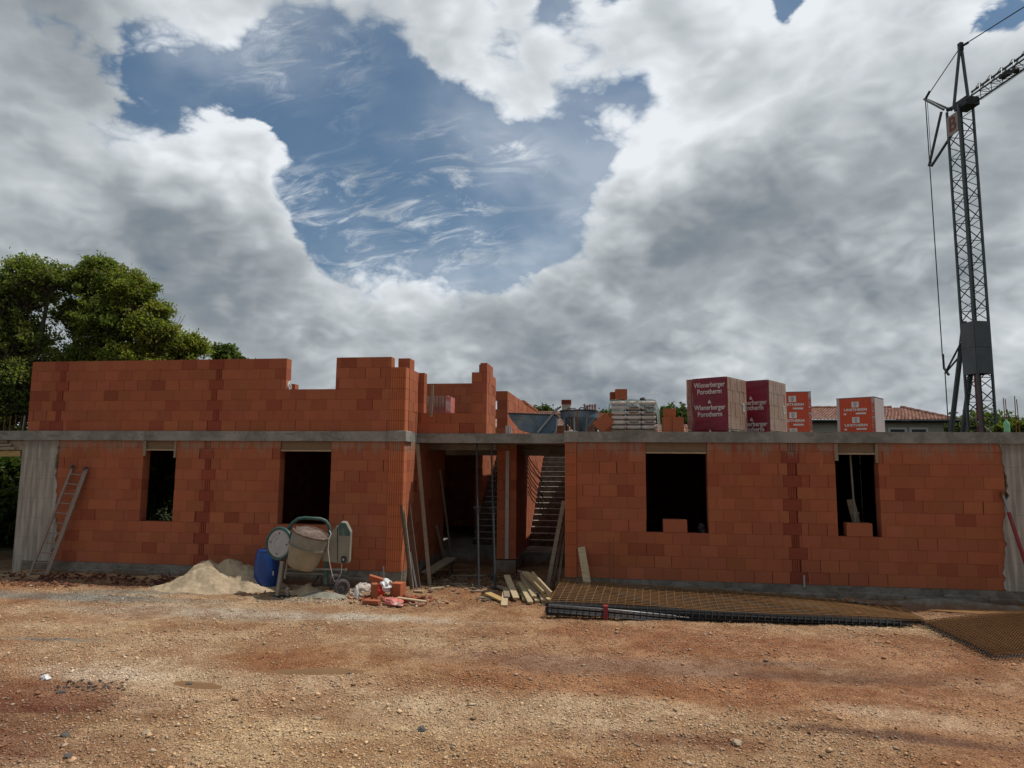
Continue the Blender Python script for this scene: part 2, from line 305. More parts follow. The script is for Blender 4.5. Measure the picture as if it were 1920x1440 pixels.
# ------------------------------------------------------------------ mesh writer and object helpers
class MB:
    def __init__(s): s.v = []; s.f = []; s.t = []; s.tone = (1, 1, 1)
    def add(s, vs, fs):
        o = len(s.v); s.v += [tuple(p) for p in vs]; s.f += [tuple(i+o for i in q) for q in fs]; s.t += [s.tone]*len(vs)
    def box(s, x0, x1, y0, y1, z0, z1):
        s.add([(x0, y0, z0), (x1, y0, z0), (x1, y1, z0), (x0, y1, z0), (x0, y0, z1), (x1, y0, z1), (x1, y1, z1), (x0, y1, z1)],
              [(0, 3, 2, 1), (4, 5, 6, 7), (0, 1, 5, 4), (1, 2, 6, 5), (2, 3, 7, 6), (3, 0, 4, 7)])
    def obox(s, c, sx, sy, sz, M=None):
        M = M or Matrix.Identity(3); c = Vector(c); P = []
        for z in (-1, 1):
            for x, y in ((-1, -1), (1, -1), (1, 1), (-1, 1)): P.append(c + M @ Vector((x*sx/2, y*sy/2, z*sz/2)))
        s.add(P, [(0, 3, 2, 1), (4, 5, 6, 7), (0, 1, 5, 4), (1, 2, 6, 5), (2, 3, 7, 6), (3, 0, 4, 7)])
    def bar(s, p, q, wd, th, up=(0, 0, 1)):
        p, q = Vector(p), Vector(q); d = (q-p); L = d.length; x = d.normalized(); y = Vector(up).cross(x)
        if y.length < 1e-4: y = Vector((0, 1, 0)).cross(x)
        y.normalize(); z = x.cross(y); M = Matrix((x, y, z)).transposed(); s.obox((p+q)/2, L, wd, th, M)
    def tube(s, p, q, r, n=8, r2=None, caps=True):
        p, q = Vector(p), Vector(q); x = (q-p).normalized(); a = x.orthogonal().normalized(); b = x.cross(a); r2 = r if r2 is None else r2
        P = [p+(a*cos(2*pi*i/n)+b*sin(2*pi*i/n))*r for i in range(n)]+[q+(a*cos(2*pi*i/n)+b*sin(2*pi*i/n))*r2 for i in range(n)]
        F = [(i, (i+1) % n, n+(i+1) % n, n+i) for i in range(n)]
        if caps: F += [tuple(range(n-1, -1, -1)), tuple(range(n, 2*n))]
        s.add(P, F)
    def path(s, pts, r, n=8):
        pts = [Vector(p) for p in pts]; rs = r if isinstance(r, (list, tuple)) else [r]*len(pts); P = []; a = None
        for i, p in enumerate(pts):
            t = (pts[min(i+1, len(pts)-1)]-pts[max(i-1, 0)]).normalized()
            a = t.orthogonal().normalized() if a is None else (a - t*a.dot(t)).normalized()
            b = t.cross(a); P += [p+(a*cos(2*pi*k/n)+b*sin(2*pi*k/n))*rs[i] for k in range(n)]
        F = [(i*n+k, i*n+(k+1) % n, (i+1)*n+(k+1) % n, (i+1)*n+k) for i in range(len(pts)-1) for k in range(n)]
        F += [tuple(range(n-1, -1, -1)), tuple(range((len(pts)-1)*n, len(pts)*n))]
        s.add(P, F)
    def lathe(s, prof, M, n=32, cap0=True, cap1=True):
        """prof: (radius, height) pairs, axis z of the 4x4 matrix M"""
        P = [M @ Vector((r*cos(2*pi*k/n), r*sin(2*pi*k/n), h)) for r, h in prof for k in range(n)]
        F = [(i*n+k, i*n+(k+1) % n, (i+1)*n+(k+1) % n, (i+1)*n+k) for i in range(len(prof)-1) for k in range(n)]
        if cap0: F.append(tuple(range(n-1, -1, -1)))
        if cap1: F.append(tuple(range((len(prof)-1)*n, len(prof)*n)))
        s.add(P, F)
    def prism(s, poly, d):
        """poly: planar 3-D polygon, extruded by the vector d"""
        poly = [Vector(p) for p in poly]; n = len(poly); d = Vector(d)
        s.add(poly+[p+d for p in poly], [tuple(range(n)), tuple(range(2*n-1, n-1, -1))]+[(i, n+i, n+(i+1) % n, (i+1) % n) for i in range(n)])
    def build(s, name, m, parent=None, smooth=False, bevel=0):
        me = bpy.data.meshes.new(name); me.from_pydata(s.v, [], s.f)
        at = me.attributes.new('tone', 'FLOAT_COLOR', 'POINT'); at.data.foreach_set('color', np.array([(*t, 1) for t in s.t], dtype=np.float32).ravel())
        me.materials.append(MATS[m] if isinstance(m, str) else m); me.update()
        bm = bmesh.new(); bm.from_mesh(me); bmesh.ops.recalc_face_normals(bm, faces=bm.faces)
        if bevel: bmesh.ops.bevel(bm, geom=list(bm.edges), offset=bevel, segments=1, affect='EDGES')
        bm.to_mesh(me); bm.free()
        if smooth: me.polygons.foreach_set('use_smooth', [True]*len(me.polygons))
        o = bpy.data.objects.new(name, me); C.objects.link(o)
        if parent: o.parent = parent
        return o
def tag(o, label=None, cat=None, group=None, kind=None):
    if label: o['label'] = label
    if cat: o['category'] = cat
    if group: o['group'] = group
    if kind: o['kind'] = kind
    return o
def empty(name, loc, label, cat, group=None, rz=0):
    o = bpy.data.objects.new(name, None); C.objects.link(o); o.location = loc; o.rotation_euler = (0, 0, rz); o.empty_display_size = .2; return tag(o, label, cat, group)
def part(mb, name, m, root, **k):
    """build a part given in world coordinates and hang it under root"""
    o = mb.build(name, m, None, **k); o.parent = root
    R = root.matrix_basis if root.type == 'EMPTY' else Matrix.Identity(4)
    o.matrix_parent_inverse = R.inverted(); return o
def np_mesh(name, V, F, m, tone=None, smooth=False, parent=None):
    me = bpy.data.meshes.new(name); k = F.shape[1]
    me.vertices.add(len(V)); me.vertices.foreach_set('co', V.astype(np.float32).ravel()); me.loops.add(F.size); me.loops.foreach_set('vertex_index', F.astype(np.int32).ravel())
    me.polygons.add(len(F)); me.polygons.foreach_set('loop_start', np.arange(0, F.size, k, dtype=np.int32))
    me.update(calc_edges=True)
    if tone is not None:
        at = me.attributes.new('tone', 'FLOAT_COLOR', 'POINT'); at.data.foreach_set('color', np.c_[tone, np.ones(len(V))].astype(np.float32).ravel())
    if smooth: me.polygons.foreach_set('use_smooth', [True]*len(F))
    me.materials.append(MATS[m]); o = bpy.data.objects.new(name, me); C.objects.link(o)
    if parent: o.parent = parent
    return o
_perm = RNG.random((256, 256))
def vnoise(x, y, seed=0):
    x = x+seed*17.3; y = y+seed*9.1; xi = np.floor(x).astype(int); yi = np.floor(y).astype(int); u = x-xi; v = y-yi; u = u*u*(3-2*u); v = v*v*(3-2*v)
    g = lambda a, b: _perm[a & 255, b & 255]
    return (g(xi, yi)*(1-u)+g(xi+1, yi)*u)*(1-v)+(g(xi, yi+1)*(1-u)+g(xi+1, yi+1)*u)*v
def fbm(x, y, o=5, seed=0, rough=.5):
    t = 0; a = 1; n = 0
    for i in range(o): t = t+a*vnoise(x*2**i, y*2**i, seed+i); n += a; a *= rough
    return t/n
def text_mesh(mb, s, size, M, depth=.004, bold=.0, width=None):
    """lettering as real thin geometry; M places its plane (x right, y up, z out)"""
    cu = bpy.data.curves.new('lettering', 'FONT'); cu.body = s; cu.size = size; cu.extrude = depth/2; cu.offset = bold; cu.align_x = 'CENTER'; cu.align_y = 'CENTER'; cu.resolution_u = 3
    o = bpy.data.objects.new('lettering', cu); C.objects.link(o); dg = bpy.context.evaluated_depsgraph_get(); me = o.evaluated_get(dg).to_mesh()
    sx = 1.0
    if width:
        xs = [v.co.x for v in me.vertices]; sx = width/(max(xs)-min(xs))
    mb.add([M @ Vector((v.co.x*sx, v.co.y, v.co.z)) for v in me.vertices], [tuple(p.vertices) for p in me.polygons])
    o.evaluated_get(dg).to_mesh_clear(); bpy.data.objects.remove(o); bpy.data.curves.remove(cu)
# ------------------------------------------------------------------ ground
def axis(lo, hi, step, far, grow=1.25):
    a = list(np.arange(lo, hi+1e-6, step)); s = step
    while a[-1] < far: s *= grow; a.append(a[-1]+s)
    s = step
    while a[0] > -far: s *= grow; a.insert(0, a[0]-s)
    return np.array(a)
def ell(x, y, px, py, rx, ry, rot=0.0, seed=0, soft=.35):
    """soft-edged patch centred on a surveyed ground point, radii in metres, ragged by noise"""
    c = onZ(px, py, 0); amp = 1.5 if soft > .52 else .9; u = (x-c.x)*cos(rot)+(y-c.y)*sin(rot); v = -(x-c.x)*sin(rot)+(y-c.y)*cos(rot)
    d = np.sqrt((u/rx)**2+(v/ry)**2) + (fbm(x*.9, y*2.4, 6, seed, .68)-.5)*amp
    return np.clip((1-d)/(soft*1.7)+.5, 0, 1)
PUDDLES = [(600, 1256, .85, .20, .12), (375, 1281, .5, .17, -.1), (745, 1225, .35, .10, 0)]
def ground_h(x, y):
    h = (fbm(x*.35, y*.35, 3, 3)-.5)*.10+(fbm(x*2.2, y*2.2, 4, 8, .6)-.5)*.06+(fbm(x*8, y*8, 3, 12, .65)-.5)*.04
    near = np.clip((y+16)/3, 0, 1)*np.clip((14-np.abs(x))/4, 0, 1)*np.clip((3-y)/2, 0, 1)
    h = h*near
    bank = np.clip((y+.75)/.7, 0, 1)*np.clip((.1-y)/.05, 0, 1)*np.clip(np.maximum((-9.3-x)/.6, (x-.5)/1.0), 0, 1)*np.clip((15-np.abs(x))/1.0, 0, 1)
    h = h+bank*(.03+.13*fbm(x*1.1, y*2, 5, 91, .6)+.05*fbm(x*6, y*6, 3, 93, .6))
    for i, (px, py, rx, ry, ro) in enumerate(PUDDLES):
        m = ell(x, y, px, py, rx, ry, ro, 40+i, .5); h = h*(1-m)-.034*m
    m = ell(x, y, 1240, 1250, 3.2, .35, .03, 50, .6); h = h*(1-.7*m)-.012*m
    return h
def soil_colour(x, y):
    def L(a, b, m): return a+(np.array(b)-a)*m[..., None]
    base = np.empty(x.shape+(3,)); base[:] = (.40, .285, .19)
    n = fbm(x*.5, y*.5, 5, 21, .6); base = L(base, (.36, .21, .125), np.clip((n-.42)*4, 0, 1))
    n = fbm(x*.28+3, y*.6, 5, 23, .6); base = L(base, (.50, .40, .29), np.clip((n-.5)*5, 0, 1)*.8)
    P = [(1500, 1210, 4.5, 1.0, 0, (.34, .185, .115), .75), (1600, 1300, 3.2, .8, 0, (.33, .175, .105), .7), (40, 1370, 1.3, .9, 0, (.155, .062, .045), .95), (60, 1300, 1.2, .5, 0, (.19, .085, .055), .7), (230, 1400, 1.2, .4, 0, (.20, .09, .055), .6), (640, 1340, .9, .15, 0, (.25, .14, .1), .6),
         (1210, 1380, 1.0, .22, 0, (.22, .11, .07), .7), (1860, 1400, .8, .3, 0, (.24, .13, .08), .6), (550, 1400, 2.6, .8, 0, (.50, .39, .26), .75), (1000, 1330, 2.0, .5, 0, (.50, .41, .30), .8), (1700, 1345, .7, .25, -.3, (.54, .45, .36), .5),
         (350, 1265, 1.8, .5, 0, (.52, .44, .34), .75), (180, 1262, .8, .3, 0, (.58, .52, .45), .8),
         (140, 1120, 2.4, .36, 0, (.25, .26, .26), .95), (250, 1112, 1.2, .2, 0, (.25, .25, .235), .9), (90, 1198, .8, .10, 0, (.22, .235, .235), .9), (430, 1150, 2.8, .45, .02, (.42, .38, .34), .85), (620, 1155, 2.2, .26, 0, (.50, .47, .43), .95), (560, 1125, 1.0, .2, 0, (.40, .36, .31), .8),
         (1240, 1250, 3.3, .36, .03, (.27, .185, .145), .85), (1050, 1232, 1.6, .2, .0, (.36, .25, .20), .6), (1550, 1272, 1.3, .15, .0, (.19, .125, .105), .6), (1690, 1380, .9, .12, -.1, (.12, .07, .06), .75),
         (1420, 1240, .8, .12, 0, (.24, .17, .14), .7), (850, 1095, 3.5, .45, 0, (.27, .19, .14), .7), (250, 1098, 4.5, .3, 0, (.17, .09, .065), .75), (1650, 1145, 4, .4, 0, (.26, .16, .11), .7), (40, 1100, 1.5, .2, 0, (.40, .22, .11), .7)]
    for i, (px, py, rx, ry, ro, c, a) in enumerate(P): base = L(base, c, ell(x, y, px, py, rx, ry, ro, 60+i, .6)*a)
    base = base*np.array((1.0, .90, .80))
    far = np.clip((np.abs(x)-14)/6, 0, 1)+np.clip((y-3)/6, 0, 1); return L(base, (.035, .042, .018), np.clip(far, 0, 1))
gx = axis(-15, 11, .05, 900); gy = axis(-11, 1.5, .04, 900)
GX, GY = np.meshgrid(gx, gy); GZ = ground_h(GX, GY)
V = np.stack([GX, GY, GZ], -1).reshape(-1, 3); nx, ny = len(gx), len(gy); ii = (np.arange(ny-1)[:, None]*nx+np.arange(nx-1)[None]).ravel()
gr = np_mesh('ground', V, np.stack([ii, ii+1, ii+nx+1, ii+nx], 1), 'soil', soil_colour(GX, GY).reshape(-1, 3), True); tag(gr, kind='structure')
for i, (px, py, rx, ry, ro) in enumerate(PUDDLES):
    c = onZ(px, py, 0); mb = MB(); k = 40
    mb.add([(c.x+cos(ro)*rx*1.5*cos(2*pi*t/k)-sin(ro)*ry*2.2*sin(2*pi*t/k), c.y+sin(ro)*rx*1.5*cos(2*pi*t/k)+cos(ro)*ry*2.2*sin(2*pi*t/k), -.024) for t in range(k)], [tuple(range(k))])
    tag(mb.build('water', 'muddy_water'), kind='structure')

# gravel: deformed octahedra scattered over the yard
NP = 70000
r1 = RNG.random((NP*3, 2)); gxx = -15+26*r1[:, 0]; dd = 4.5+10.5*r1[:, 1]**1.25; gyy = -CAM_D+dd
keep = (np.abs(gxx+.14*dd) < dd*.83) & (gyy < -.3); dens = fbm(gxx*.8, gyy*.8, 5, 31, .6)+.25*(fbm(gxx*.28+3, gyy*.6, 5, 23, .6)-.5)
keep &= RNG.random(len(gxx)) < np.clip((dens-.32)*4.2, .10, 1)
for i, (px, py, rx, ry, ro) in enumerate(PUDDLES): keep &= ell(gxx, gyy, px, py, rx, ry, ro, 40+i, .5) < .3
keep &= RNG.random(len(gxx)) > .8*ell(gxx, gyy, 1240, 1250, 3.2, .35, .03, 50, .6)
gxx, gyy = gxx[keep][:NP], gyy[keep][:NP]; n = len(gxx)
O = np.array([(1, 0, 0), (0, 1, 0), (-1, 0, 0), (0, -1, 0), (0, 0, 1), (0, 0, -1)], float); OF = np.array([(0, 1, 4), (1, 2, 4), (2, 3, 4), (3, 0, 4), (1, 0, 5), (2, 1, 5), (3, 2, 5), (0, 3, 5)])
sz = .006+.012*RNG.random(n)**2.4+.026*(RNG.random(n) < .02)*RNG.random(n); ang = RNG.random(n)*2*pi
Vp = O[None]*(.6+.8*RNG.random((n, 6, 1)))*np.stack([sz*1.25, sz*.9, sz*.62], -1)[:, None]
Vp[..., :2] += (RNG.random((n, 6, 2))-.5)*sz[:, None, None]*.7
ca, sa = np.cos(ang)[:, None], np.sin(ang)[:, None]; vx = Vp[..., 0]*ca-Vp[..., 1]*sa; vy = Vp[..., 0]*sa+Vp[..., 1]*ca
Vp = np.stack([vx+gxx[:, None], vy+gyy[:, None], Vp[..., 2]+(ground_h(gxx, gyy)+sz*.30)[:, None]], -1)
sc = soil_colour(gxx, gyy); k = RNG.random(n)[:, None]; pc = sc*(.8+1.0*k); pc = np.where(RNG.random(n)[:, None] < .38, .5*sc+np.array([(.27, .225, .175)])*(.6+.6*k), pc); pc = np.where(RNG.random(n)[:, None] < .05, sc*.45, pc)
Fp = (OF[None]+6*np.arange(n)[:, None, None]).reshape(-1, 3)
tag(np_mesh('gravel', Vp.reshape(-1, 3), Fp, 'stone', np.repeat(pc, 6, 0)), 'loose pale gravel and crushed stone spread over the yard', 'gravel', kind='stuff')

# ------------------------------------------------------------------ the unfinished house
HOUSE = empty('unfinished_house', (-3, 0, 0), 'long unfinished house of orange clay blocks with a grey concrete slab between its storeys', 'house')
BH = .249
def grooves(mb, x0, x1, y, z0, z1, n, sgn=-1, ax='x', thick=.06):
    """ribbed block end: n proud ribs"""
    p = (x1-x0)/n
    for i in range(n):
        a, b = x0+i*p+.14*p, x0+(i+1)*p-.14*p
        if ax == 'x': mb.box(a, b, y-.010, y+thick, z0, z1)
        else: mb.box(y-thick, y+.010, a, b, z0, z1)
def brick_wall(mb, ax, a0, a1, b0, b1, z0, tops, openings=(), seams=(), seed=0, L=.375, ribs=False, last_cut=None):
    """blocks laid along ax from a0 to a1, thickness b0..b1; tops: [(from, to, top)]"""
    rnd = random.Random(seed); ztop = max(t[2] for t in tops); row = 0; z = z0
    def put(p, q, za, zb, d0=0.0):
        if ax == 'x': mb.box(p, q, b0+d0, b1, za, zb)
        else: mb.box(b0, b1+d0, p, q, za, zb)
    while z < ztop-.02:
        z1 = min(z+BH, ztop); zm = (z+z1)/2
        segs = []
        for (u, v, t) in tops:
            if t > zm:
                if segs and abs(segs[-1][1]-u) < 1e-6: segs[-1][1] = v
                else: segs.append([u, v])
        for (u, v, za, zb) in openings:
            if za < zm < zb:
                ns = []
                for p, q in segs:
                    if v <= p or u >= q: ns.append([p, q]); continue
                    if u-p > .02: ns.append([p, u])
                    if q-v > .02: ns.append([v, q])
                segs = ns
        for p, q in segs:
            mb.tone = (.30, .26, .24)
            if ax == 'x': mb.box(p+.012, q-.012, b0+.022, b1-.022, z, z1)
            else: mb.box(b0+.022, b1-.022, p+.012, q-.012, z, z1)
            cuts = []
            for s in seams:
                wd = .36 if (row % 2 == 0) else .15
                s2 = s+rnd.uniform(-.05, .05)
                if p < s2-wd/2 and s2+wd/2 < q: cuts.append((s2-wd/2, s2+wd/2, wd))
            x = a0-(row % 2)*L*.5-rnd.uniform(0, .06); edges = [p]
            while x < q:
                x += L*rnd.choice((1, 1, 1, 1, 1, .97, 1.02))
                if p+.06 < x < q-.06: edges.append(x)
            edges.append(q)
            pieces = []
            for u, v in zip(edges[:-1], edges[1:]):
                ok = [(u, v)]
                for (c0, c1, wd) in cuts:
                    nk = []
                    for (g0, g1) in ok:
                        if c1 <= g0 or c0 >= g1: nk.append((g0, g1)); continue
                        if c0-g0 > .03: nk.append((g0, c0))
                        if g1-c1 > .03: nk.append((c1, g1))
                    ok = nk
                pieces += ok
            for u, v in pieces:
                t = rnd.uniform(.86, 1.10); dk = rnd.random() < .11
                mb.tone = (t*.80, t*.68, t*.72) if dk else (t, t*rnd.uniform(.94, 1.04), t*rnd.uniform(.92, 1.06))
                gp = .0019 if rnd.random() > .07 else .009
                if ribs and ax == 'x':
                    n = max(2, int((v-u)/.035)); pp = (v-u-.006)/n
                    put(u+gp, v-gp, z+.003, z1-.003, .008)
                    for i in range(n): mb.box(u+.003+i*pp+.004, u+.003+(i+1)*pp-.004, b0-.003, b0+.02, z+.003, z1-.003)
                else: put(u+gp, v-gp, z+.0018, z1-.0018, rnd.uniform(-.004, .003) if rnd.random() > .1 else .006*rnd.choice((-1, 1)))
            for (c0, c1, wd) in cuts:
                t = rnd.uniform(.60, .80); mb.tone = (t, t*.72, t*.86)
                if wd > .2: put(c0+.005, c1-.005, z+.003, z1-.003, rnd.uniform(-.006, .004))
                else:
                    put(c0+.004, c1-.004, z+.003, z1-.003, .014); grooves(mb, c0+.006, c1-.006, b0, z+.003, z1-.003, 3)
        z += BH; row += 1
    mb.tone = (1, 1, 1)
Z0, ZS, ZT = .35, 3.27, 3.50       # floor level, slab underside, slab top
XL0, XB0, XC0, XC1, XR0, XR1, XB1, XE = -14.5, -13.50, -5.03, -4.66, -.99, -.73, 7.90, 9.3
W = [(-11.20, -10.34), (-7.68, -6.42), (.77, 2.07), (4.67, 5.52)]
ZW = Z0+4.15*BH
mb = MB(); brick_wall(mb, 'x', XB0, XC0, 0, .25, Z0, [(XB0, XC0, ZS)], [(*W[0], ZW-.04, ZS), (*W[1], ZW-.04, ZS)], [-9.52], 1)
wl = part(mb, 'wall', 'brick', HOUSE); wl['label'] = 'left ground-floor front wall of orange blocks with two window openings'
mb = MB(); brick_wall(mb, 'x', XR1, XB1, 0, .25, Z0, [(XR1, XB1, ZS)], [(*W[2], ZW-.04, ZS), (*W[3], ZW-.04, ZS)], [3.82], 2)
# ragged right edge where the concrete was poured
wr = part(mb, 'wall', 'brick', HOUSE); wr['label'] = 'right ground-floor front wall of orange blocks with two window openings'
mb = MB(); brick_wall(mb, 'x', -14.44, XC0, 0, .25, ZT, [(-14.44, -7.62, ZT+7*BH), (-7.62, -6.38, ZT+4*BH), (-6.38, XC0, ZT+7*BH)], [], [-13.60, -9.40], 3)
part(mb, 'wall', 'brick', HOUSE)['label'] = 'upper-storey front wall with a gap for a window'
# ribbed columns (ends of the cross walls)
def column(x0, x1, y0, z0, z1, seed, lab, rh=.249, depth=.27):
    rnd = random.Random(seed); m_ = MB(); z = z0
    while z < z1-.02:
        t = rnd.uniform(.98, 1.16); m_.tone = (t*1.22, t*1.18, t*1.05); m_.box(x0+.004, x1-.004, y0+.014, y0+depth, z+.003, min(z+rh, z1)-.003)
        n = 7; p = (x1-x0)/n
        for i in range(n): m_.box(x0+i*p+.010, x0+(i+1)*p-.010, y0, y0+.03, z+.003, min(z+rh, z1)-.003)
        z += rh
    m_.tone = (.5, .4, .4); m_.box(x0+.02, x1-.02, y0+.03, y0+depth-.01, z0, z1)
    part(m_, 'column', 'brick', HOUSE)['label'] = lab
column(XC0, XC1, -.03, Z0-.02, ZS, 5, 'ribbed block column left of the entrance recess')
column(XR0, XR1, -.03, .05, ZS, 6, 'ribbed block column right of the entrance recess')
column(XC0, XC1, -.03, ZT, ZT+6*BH, 7, 'upper ribbed block column')
mb = MB(); mb.box(XC0-.02, XC1+.05, -.09, .5, ZS-.004, ZT+.012); part(mb, 'column_head', 'concrete', HOUSE, bevel=.008)
mb = MB(); mb.box(XR0-.02, XR1+.03, -.08, .5, ZS-.004, ZT+.012); part(mb, 'column_head', 'concrete', HOUSE, bevel=.008)
# side walls, recess and interior
mb = MB()
brick_wall(mb, 'y', .24, 3.9, XC0, XC1, Z0-.0, [(.24, 3.9, ZS)], seed=11)
brick_wall(mb, 'y', .24, 11, XR0, XR1, Z0-.0, [(.24, 11, ZS)], seed=12)
part(mb, 'wall', 'brick', HOUSE)['label'] = 'cross walls either side of the entrance recess'
mb = MB(); brick_wall(mb, 'x', -2.88, -2.38, 2.3, 2.55, Z0+.02, [(-2.88, -2.38, ZS)], seed=13, ribs=True); brick_wall(mb, 'y', 2.55, 11, -2.88, -2.42, Z0, [(2.55, 11, ZS)], seed=14)
part(mb, 'wall', 'brick', HOUSE)['label'] = 'middle wall between the two stairs'
mb = MB(); mb.box(-2.655, -2.565, 2.255, 2.29, Z0+.03, ZS-.16); part(mb, 'plaster_strip', 'pvc', HOUSE)
mb = MB()
brick_wall(mb, 'y', 7.3, 11, -4.45, -4.2, Z0, [(7.3, 11, ZS)], seed=15)
part(mb, 'wall', 'brick', HOUSE)['label'] = 'wall left of the left stair'
mb = MB(); brick_wall(mb, 'y', .26, 11, -9.65, -9.4, Z0, [(.26, 11, ZS)], seed=16); brick_wall(mb, 'y', .26, 11, 3.70, 3.95, Z0, [(.26, 11, ZS)], seed=17)
brick_wall(mb, 'y', .26, 11, -14.5, -14.25, Z0, [(.26, 11, ZS)], [(3.6, 6.4, Z0+.3, 2.9)], seed=18); brick_wall(mb, 'y', .26, 11, 8.9, 9.15, Z0, [(.26, 11, ZS)], seed=19)
brick_wall(mb, 'x', -14.2, 8.9, 11.0, 11.25, Z0, [(-14.2, 8.9, ZS)], seed=20)
part(mb, 'wall', 'brick', HOUSE)['label'] = 'rear, side and partition walls'
# poured concrete end panels
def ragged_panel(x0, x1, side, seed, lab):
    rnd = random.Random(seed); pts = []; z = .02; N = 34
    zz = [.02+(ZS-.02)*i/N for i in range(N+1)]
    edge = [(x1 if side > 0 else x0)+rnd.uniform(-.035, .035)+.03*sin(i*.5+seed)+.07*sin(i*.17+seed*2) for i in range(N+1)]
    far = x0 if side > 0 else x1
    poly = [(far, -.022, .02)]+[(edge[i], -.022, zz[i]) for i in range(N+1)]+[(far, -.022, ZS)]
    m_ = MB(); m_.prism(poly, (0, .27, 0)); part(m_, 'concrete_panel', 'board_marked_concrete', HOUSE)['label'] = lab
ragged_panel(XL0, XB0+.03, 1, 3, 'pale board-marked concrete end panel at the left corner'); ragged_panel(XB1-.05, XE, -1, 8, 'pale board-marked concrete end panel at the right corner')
# plinth strips and floor
def cells(mb, xs, ys, fill, z0, z1):
    nx_, ny_ = len(xs)-1, len(ys)-1; F = lambda i, j: 0 <= i < nx_ and 0 <= j < ny_ and fill((xs[i]+xs[i+1])/2, (ys[j]+ys[j+1])/2)
    for i in range(nx_):
        for j in range(ny_):
            if not F(i, j): continue
            a, b, c, d = xs[i], xs[i+1], ys[j], ys[j+1]
            mb.add([(a, c, z1), (b, c, z1), (b, d, z1), (a, d, z1)], [(0, 1, 2, 3)]); mb.add([(a, c, z0), (a, d, z0), (b, d, z0), (b, c, z0)], [(0, 1, 2, 3)])
            if not F(i-1, j): mb.add([(a, c, z0), (a, d, z0), (a, d, z1), (a, c, z1)], [(0, 1, 2, 3)])
            if not F(i+1, j): mb.add([(b, c, z0), (b, d, z0), (b, d, z1), (b, c, z1)], [(0, 1, 2, 3)])
            if not F(i, j-1): mb.add([(a, c, z0), (b, c, z0), (b, c, z1), (a, c, z1)], [(0, 1, 2, 3)])
            if not F(i, j+1): mb.add([(a, d, z0), (b, d, z0), (b, d, z1), (a, d, z1)], [(0, 1, 2, 3)])
mb = MB(); cells(mb, [-14.24, XC0, XC1, -2.9, -2.38, XR0, XR1, 8.88], [-.03, .02, 2.28, 3.9, 11.2], lambda x, y: (x < XC1 or x > XR0) if y < 2.28 else ((x < XC1 or x > XR0 or -2.9 < x < -2.38) if y < 3.9 else True), -.3, Z0-.004)
part(mb, 'plinth', 'plinth_concrete', HOUSE)
for a, b, s in ((-12.9, XC0-.02, 1), (XR1+.05, XB1+.5, 2)):      # rough concrete footing ledge in front
    mb = MB(); rnd = random.Random(s); x = a
    while x < b:
        x2 = min(x+rnd.uniform(.5, 1.1), b); mb.box(x, x2, -.10-rnd.uniform(0, .05), -.035, -.2, Z0-.10-rnd.uniform(.0, .09)); x = x2
    part(mb, 'footing', 'plinth_concrete', HOUSE, bevel=.015)
mb = MB(); xs = [-19.5, -14.6, XC1, -4.15, -2.9, -2.42, XR0, XE+.6]; ys = [-.055, 1.0, 5.2, 10.9, 12.0]
def slabfill(x, y):
    if y < 1.0: return x < XC1 or x > XR0
    if 5.2 < y < 10.9 and (-4.15 < x < -2.9 or -2.42 < x < XR0): return False
    return True
cells(mb, xs, ys, slabfill, ZS, ZT); sl = part(mb, 'floor_slab', 'concrete', HOUSE)
mb = MB(); mb.box(XC1+.02, XR0-.02, 3.9, 4.15, 3.0, ZS-.004); mb.box(XC1+.0, -2.9, 2.3, 2.5, 3.12, ZS-.004); part(mb, 'beam', 'concrete', HOUSE)
# stairs
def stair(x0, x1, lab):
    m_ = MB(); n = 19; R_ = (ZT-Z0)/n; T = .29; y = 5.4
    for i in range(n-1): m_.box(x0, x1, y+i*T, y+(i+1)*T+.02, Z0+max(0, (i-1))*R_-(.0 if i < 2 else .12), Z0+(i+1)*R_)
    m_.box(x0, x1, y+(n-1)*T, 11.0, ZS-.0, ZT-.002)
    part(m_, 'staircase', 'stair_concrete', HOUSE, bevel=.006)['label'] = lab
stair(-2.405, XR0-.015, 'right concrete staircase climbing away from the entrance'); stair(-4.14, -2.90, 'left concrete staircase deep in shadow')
# rebars bent out over the stairs
mb = MB(); rnd = random.Random(4)
for i in range(9):
    z = 2.75-i*.14; y = 4.3+i*.05
    mb.path([(-2.36, y, z+.35), (-2.25, y-.05, z+.12), (-2.10+rnd.uniform(0, .1), y-.12, z-.10), (-1.86+rnd.uniform(-.05, .1), y-.2, z-.30-rnd.uniform(0, .05))], .014, 5)
part(mb, 'bent_rebar', 'dark_steel', HOUSE)['label'] = 'bundle of black rebar ends hanging beside the right staircase'
mb = MB(); rnd = random.Random(5)
for i in range(6):
    z = 2.62-i*.12; mb.path([(-2.93, 4.4, z+.35), (-3.05, 4.4, z+.1), (-3.25-rnd.uniform(0, .1), 4.35, z-.2)], .016, 5)
part(mb, 'bent_rebar', 'dark_steel', HOUSE)['label'] = 'bundle of black rebar ends beside the left staircase'
# lintel formwork in the window heads
for k, (a, b) in enumerate(W):
    zf = 3.04; mb = MB(); mb.tone = (.75, .62, .5); mb.box(a+.004, b-.004, .035, .24, zf+.03, ZS-.003); mb.tone = (1.5, 1.35, 1.1); mb.box(a+.01, b-.01, .0, .05, zf-.01, zf+.027)
    o = part(mb, 'lintel_board', 'grey_timber', HOUSE)
    if k in (0, 3):
        mb = MB(); mb.bar((b-.03, -.012, 2.86), (b-.025, -.012, ZS-.01), .05, .025, (0, 1, 0)); part(mb, 'wooden_cleat', 'grey_timber', HOUSE); mb = MB(); mb.bar((a+.03, -.012, 2.9), (a+.025, -.012, ZS-.01), .07, .025, (0, 1, 0)); part(mb, 'wooden_cleat', 'grey_timber', HOUSE)
